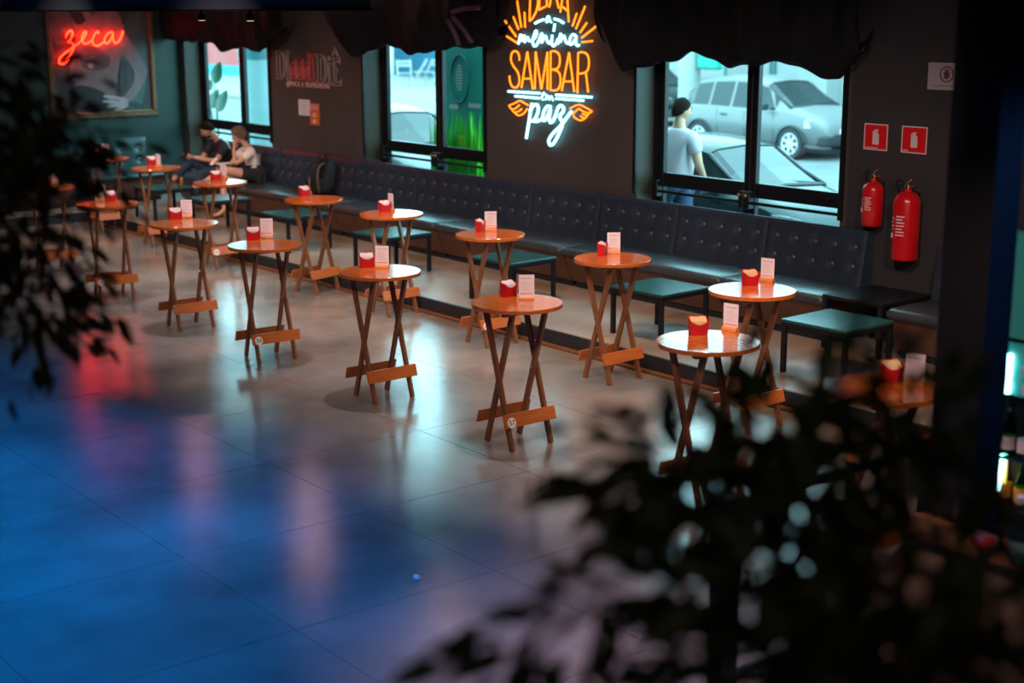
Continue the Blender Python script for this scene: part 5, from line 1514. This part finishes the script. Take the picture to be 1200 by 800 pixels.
    MB().cbox(1.86, 1.955, -0.42, 0.42, 0.36, 0.50, 0.02).build('grille', 'car_trim', r)
    MB().cbox(1.90, 1.965, -0.24, 0.24, 0.50, 0.58, 0.005).build('number_plate', 'paper', r)
    MB().tube([(1.10, 0.55, 1.02), (0.98, 0.0, 1.07)], 0.010, 6).build('wiper', 'car_trim', r)
    return r
q = onz(925, 187, 0.0)
sc_ = 1.09
c = car('hatchback_car', 'silver grey hatchback parked across the street, alloy wheel facing the doors', 'paint_silver', (q.x-1.22*sc_, q.y+0.84*sc_, 0), 0)
c.scale = (sc_, sc_, sc_)
c = car('parked_car', 'dark glossy car parked close outside the right hand doors', 'paint_dark', (-12.75, 13.45, 0), 0); c.scale = (1.06, 1.0, 1.0)
c = car('parked_car', 'white car parked close outside the doors with the green glass pane', 'paint_white', (-19.75, 13.15, 0), 0); c.scale = (1.06, 1.0, 1.04)
c = car('parked_car', 'far dark car glimpsed left of the white street pole', 'paint_dark', (ony(785, 80, 27.5).x-1.2, 27.6, 0.12), 0)

# ---- man outside in a white tee
ox, oy = ony(795, 160, 12.0).x, 12.0
op = thing('person', 'person in a white tee outside the glass door with back turned', 'person', (ox, oy, 0.10))
N = {}; E = []
V = lambda x, y, z: Vector((x, y, z))
N['hip'] = (V(0, 0, 1.0), 0.16); N['belly'] = (V(0, 0, 1.18), 0.155); N['chest'] = (V(0, 0, 1.47), 0.185); N['neck0'] = (V(0, 0.01, 1.66), 0.085); N['neck'] = (V(0, 0.01, 1.72), 0.068); N['head'] = (V(0, 0.02, 1.80), 0.07)
E += [('hip','belly'), ('belly','chest'), ('chest','neck0'), ('neck0','neck'), ('neck','head')]
for s, t in ((-1, 'l'), (1, 'r')):
    N[t+'sh'] = (V(s*0.225, 0.0, 1.58), 0.085); N[t+'el'] = (V(s*0.29, 0.04, 1.26), 0.055); N[t+'wr'] = (V(s*0.22, 0.22, 1.08), 0.032)
    E += [('chest', t+'sh'), (t+'sh', t+'el'), (t+'el', t+'wr')]
    hand_nodes(N, E, t+'wr', t, N[t+'wr'][0], (0, 0.8, -0.3), (0, -0.3, -1), 40)
    N[t+'hp'] = (V(s*0.10, 0, 0.93), 0.11); N[t+'kn'] = (V(s*0.11, 0.02, 0.52), 0.075); N[t+'an'] = (V(s*0.11, -0.02, 0.10), 0.048); N[t+'ft'] = (V(s*0.12, 0.06, 0.05), 0.042); N[t+'to'] = (V(s*0.13, 0.19, 0.04), 0.034)
    E += [('hip', t+'hp'), (t+'hp', t+'kn'), (t+'kn', t+'an'), (t+'an', t+'ft'), (t+'ft', t+'to')]
hc = V(0, 0.04, 1.85); hf = Vector((0.25, 0.95, -0.08)); hu = Vector((0, 0, 1))
skin('body', N, E, 'skin', op, 'hip', 2, head_shape(hc, hf, hu, 1.2))
hair_cap(hc, hf, hu, 1.2, 0.08, 0.30, 0.68, 'hair', 'hair_dark', op, 0.03, 4)
face_parts(hc, hf, hu, 1.2, op)
N2 = dict(N); N2['lse'] = (N['lsh'][0].lerp(N['lel'][0], 0.7), 0.062); N2['rse'] = (N['rsh'][0].lerp(N['rel'][0], 0.7), 0.062)
n, e = grow(['hip','belly','chest','neck0','lsh','rsh','lse','rse'], 0, N2, E+[('lsh','lse'), ('rsh','rse')], mult=1.1, add=0.016)
n['hip'] = (V(0, 0, 0.90), 0.205); n['belly'] = (n['belly'][0], 0.205)
skin('tee_shirt', n, e, 'tee_white', op, 'hip')
n, e = grow(['hip','lhp','lkn','lan','rhp','rkn','ran'], 0, N, E, mult=1.02, add=0.012)
skin('trousers', n, e, 'jeans', op, 'hip')
for t in 'lr':
    n, e = grow([t+'an', t+'ft', t+'to'], 0, N, E, mult=1.02, add=0.008)
    skin('shoe', n, e, 'shoe', op, t+'an')

# ---- folding chairs far across the street
def fchair():
    r = thing('folding_chair', 'x', 'chair')
    for s in (-1, 1):
        MB().bar((s*0.22, -0.28, 0), (s*0.22, 0.22, 0.98), 0.035, 0.035).build('leg', 'chair_white', r)
        MB().bar((s*0.18, 0.30, 0), (s*0.18, -0.20, 0.50), 0.035, 0.035).build('leg', 'chair_white', r)
    for z in (0.78, 0.92): MB().bar((-0.22, 0.22*(z-0.28)/0.7*1.0-0.02, z), (0.22, 0.22*(z-0.28)/0.7-0.02, z), 0.02, 0.09, (0, 1, 0)).build('back_slat', 'chair_white', r)
    for k in range(4): MB().box(-0.2, 0.2, -0.22+k*0.1, -0.14+k*0.1, 0.48, 0.50).build('seat_slat', 'chair_white', r)
    return r
fp = fchair(); k = 0
for u, v, a, lab in ((474, 101, 60, 'white folding chair standing open before the blue facade'), (493, 99, -30, 'white folding chair before the red door'), (507, 99.5, 10, 'white folding chair right of the red door'), (522, 95, 30, 'white folding chair at the top edge of the green pane')):
    q = onz(u, v, 0.12)
    t = fp if k == 0 else copy_tree(fp); k += 1
    t.location = (q.x, q.y, 0.12); t.rotation_euler.z = math.radians(a); t.scale = (1.25, 1.25, 1.05)
    tag(t, lab, 'chair', 'folding chairs across the street')

# ---- green board and grasses outside the right leaf of the middle doors
gx0, gx1 = ony(519, 120, 12.0).x, ony(578, 120, 12.0).x
gb = thing('green_board', 'teal green board with a white oval print outside the middle doors', 'board', ((gx0+gx1)/2, 12.0, 0.0))
w2 = (gx1-gx0)/2
MB().cbox(-w2, w2, 0, 0.04, 0.1, 3.3, 0.01).build('panel', 'banner_teal', gb)
for x in (-w2+0.05, w2-0.05): MB().box(x-0.02, x+0.02, 0.04, 0.09, 0, 3.2).build('prop', 'black_metal', gb)
q = ony(539, 92, 12.0); qx = q.x-gb.location.x
m = MB()
for zz in range(9):
    z = q.z-0.16+zz*0.04; ww = 0.09*math.sqrt(max(0.05, 1-((zz-4)/4.6)**2))
    m.box(qx-ww, qx+ww*0.6, -0.006, -0.002, z, z+0.022)
m.build('printed_lettering', 'tee_white', gb)
MB().tube([(qx+0.2*math.cos(t), -0.006, q.z+0.32*math.sin(t)) for t in [2*PI*i/24 for i in range(24)]], 0.012, 6, True).build('printed_ring', 'column_band', gb)
q2 = ony(532, 125, 12.0); MB().box(q2.x-gb.location.x-0.10, q2.x-gb.location.x+0.10, -0.006, -0.002, q2.z-0.03, q2.z+0.03).build('printed_lettering', 'tee_white', gb)
q2 = ony(556, 124, 12.0); MB().box(q2.x-gb.location.x-0.12, q2.x-gb.location.x+0.14, -0.006, -0.002, q2.z-0.03, q2.z+0.03).build('printed_lettering', 'tee_white', gb)
rnd = random.Random(9)
for k in range(6):
    x = gx0+0.12+(gx1-gx0-0.2)*k/5
    g = thing('grass_plant', 'bright green grass tuft %s from the left below the green board' % ['first', 'second', 'third', 'fourth', 'fifth', 'sixth'][k], 'plant', (x, 11.80, 0.10), 0, 'grass tufts below the green board')
    MB().lathe([(0.07, 0), (0.09, 0.02), (0.10, 0.22), (0.09, 0.22), (0.085, 0.18)], 14).build('pot', 'black_paint', g, True, 40)
    m = MB()
    for j in range(70):
        a = rnd.uniform(0, 2*PI); ln = rnd.uniform(0.8, 1.75); sp_ = rnd.uniform(0.03, 0.14)
        p0_ = Vector((rnd.uniform(-.06, .06), rnd.uniform(-.06, .06), 0.18)); dr = Vector((math.cos(a), math.sin(a)*0.45, 0)); sw = Vector((-math.sin(a), math.cos(a)*0.5, 0)).normalized()*0.012
        c_ = [p0_+dr*(sp_*t*t)+Vector((0, 0, ln*t*(1-0.12*t))) for t in (0, .35, .7, 1)]
        m.add([c_[0]-sw, c_[0]+sw, c_[1]-sw*1.3, c_[1]+sw*1.3, c_[2]-sw, c_[2]+sw, c_[3]], [(0,1,3,2), (2,3,5,4), (4,5,6)])
    me = bpy.data.meshes.new('blades'); me.from_pydata(m.v, [], m.f); me.materials.append(M['hedge_green'])
    o = link('blades', me, g); o['kind'] = 'stuff'

# ---- broad leaved plant and pale column outside the left doors
bx, by = ony(255, 130, 11.9).x, 11.9
bpnt = thing('broad_leaf_plant', 'broad leaved green plant outside the doors behind the seated people', 'plant', (bx, by, 0.10))
MB().lathe([(0.14, 0), (0.16, 0.02), (0.20, 0.36), (0.21, 0.38), (0.18, 0.38), (0.17, 0.34)], 20).build('pot', 'pot', bpnt, True, 40)
for (u0, v0, u1, v1, wd) in ((251, 98, 258, 72, 0.13), (241, 104, 248, 94, 0.13), (247, 127, 256, 104, 0.12), (255, 131, 266, 105, 0.12), (241, 124, 245, 114, 0.10)):
    a = ony(u0, v0, by+0.02*(u0 % 5)-0.05)-Vector(bpnt.location); b = ony(u1, v1, by+0.02*(u0 % 3)-0.02)-Vector(bpnt.location)
    d = b-a; ln = d.length; d.normalize(); sd = d.cross(Vector((0.75, -0.65, 0.1))).normalized()
    def lp_(u, v):
        k = math.sin(PI*u**0.8)**0.75 if 0 < u < 1 else 0
        p = a+d*ln*u+sd*(wd*(v-0.5)*2*k*0.75)
        return p+Vector((0, -0.03*math.sin(PI*u)+0.05*abs(v-0.5)*k, 0))
    MB().grid(lp_, 12, 5).build('leaf', 'big_leaf', bpnt, True)
    MB().tube(smooth3([Vector((0, 0, 0.34)), Vector((a.x*0.4, a.y*0.4, (0.34+a.z)/2)), a], 1), 0.010, 6).build('stalk', 'big_leaf', bpnt, True)
cc = (ony(282, 100, 12.6).x+ony(313, 100, 12.6).x)/2; rr = abs(ony(313, 100, 12.6).x-ony(282, 100, 12.6).x)/2*0.70
cl = thing('street_column', 'pale round column with a teal band outside the doors behind the seated people', 'column', (cc, 12.7, 0.0))
zt = ony(300, 71, 12.3).z
MB().lathe([(rr*1.04, 0), (rr*1.04, 0.1), (rr, 0.12), (rr, zt)], 32).build('shaft', 'column_pale', cl, True, 40)
MB().lathe([(rr*1.02, zt), (rr*1.02, zt+0.75)], 32).build('band', 'column_band', cl, True, 40)
MB().lathe([(rr, zt+0.75), (rr, 4.0)], 32).build('upper_shaft', 'column_pale', cl, True, 40)
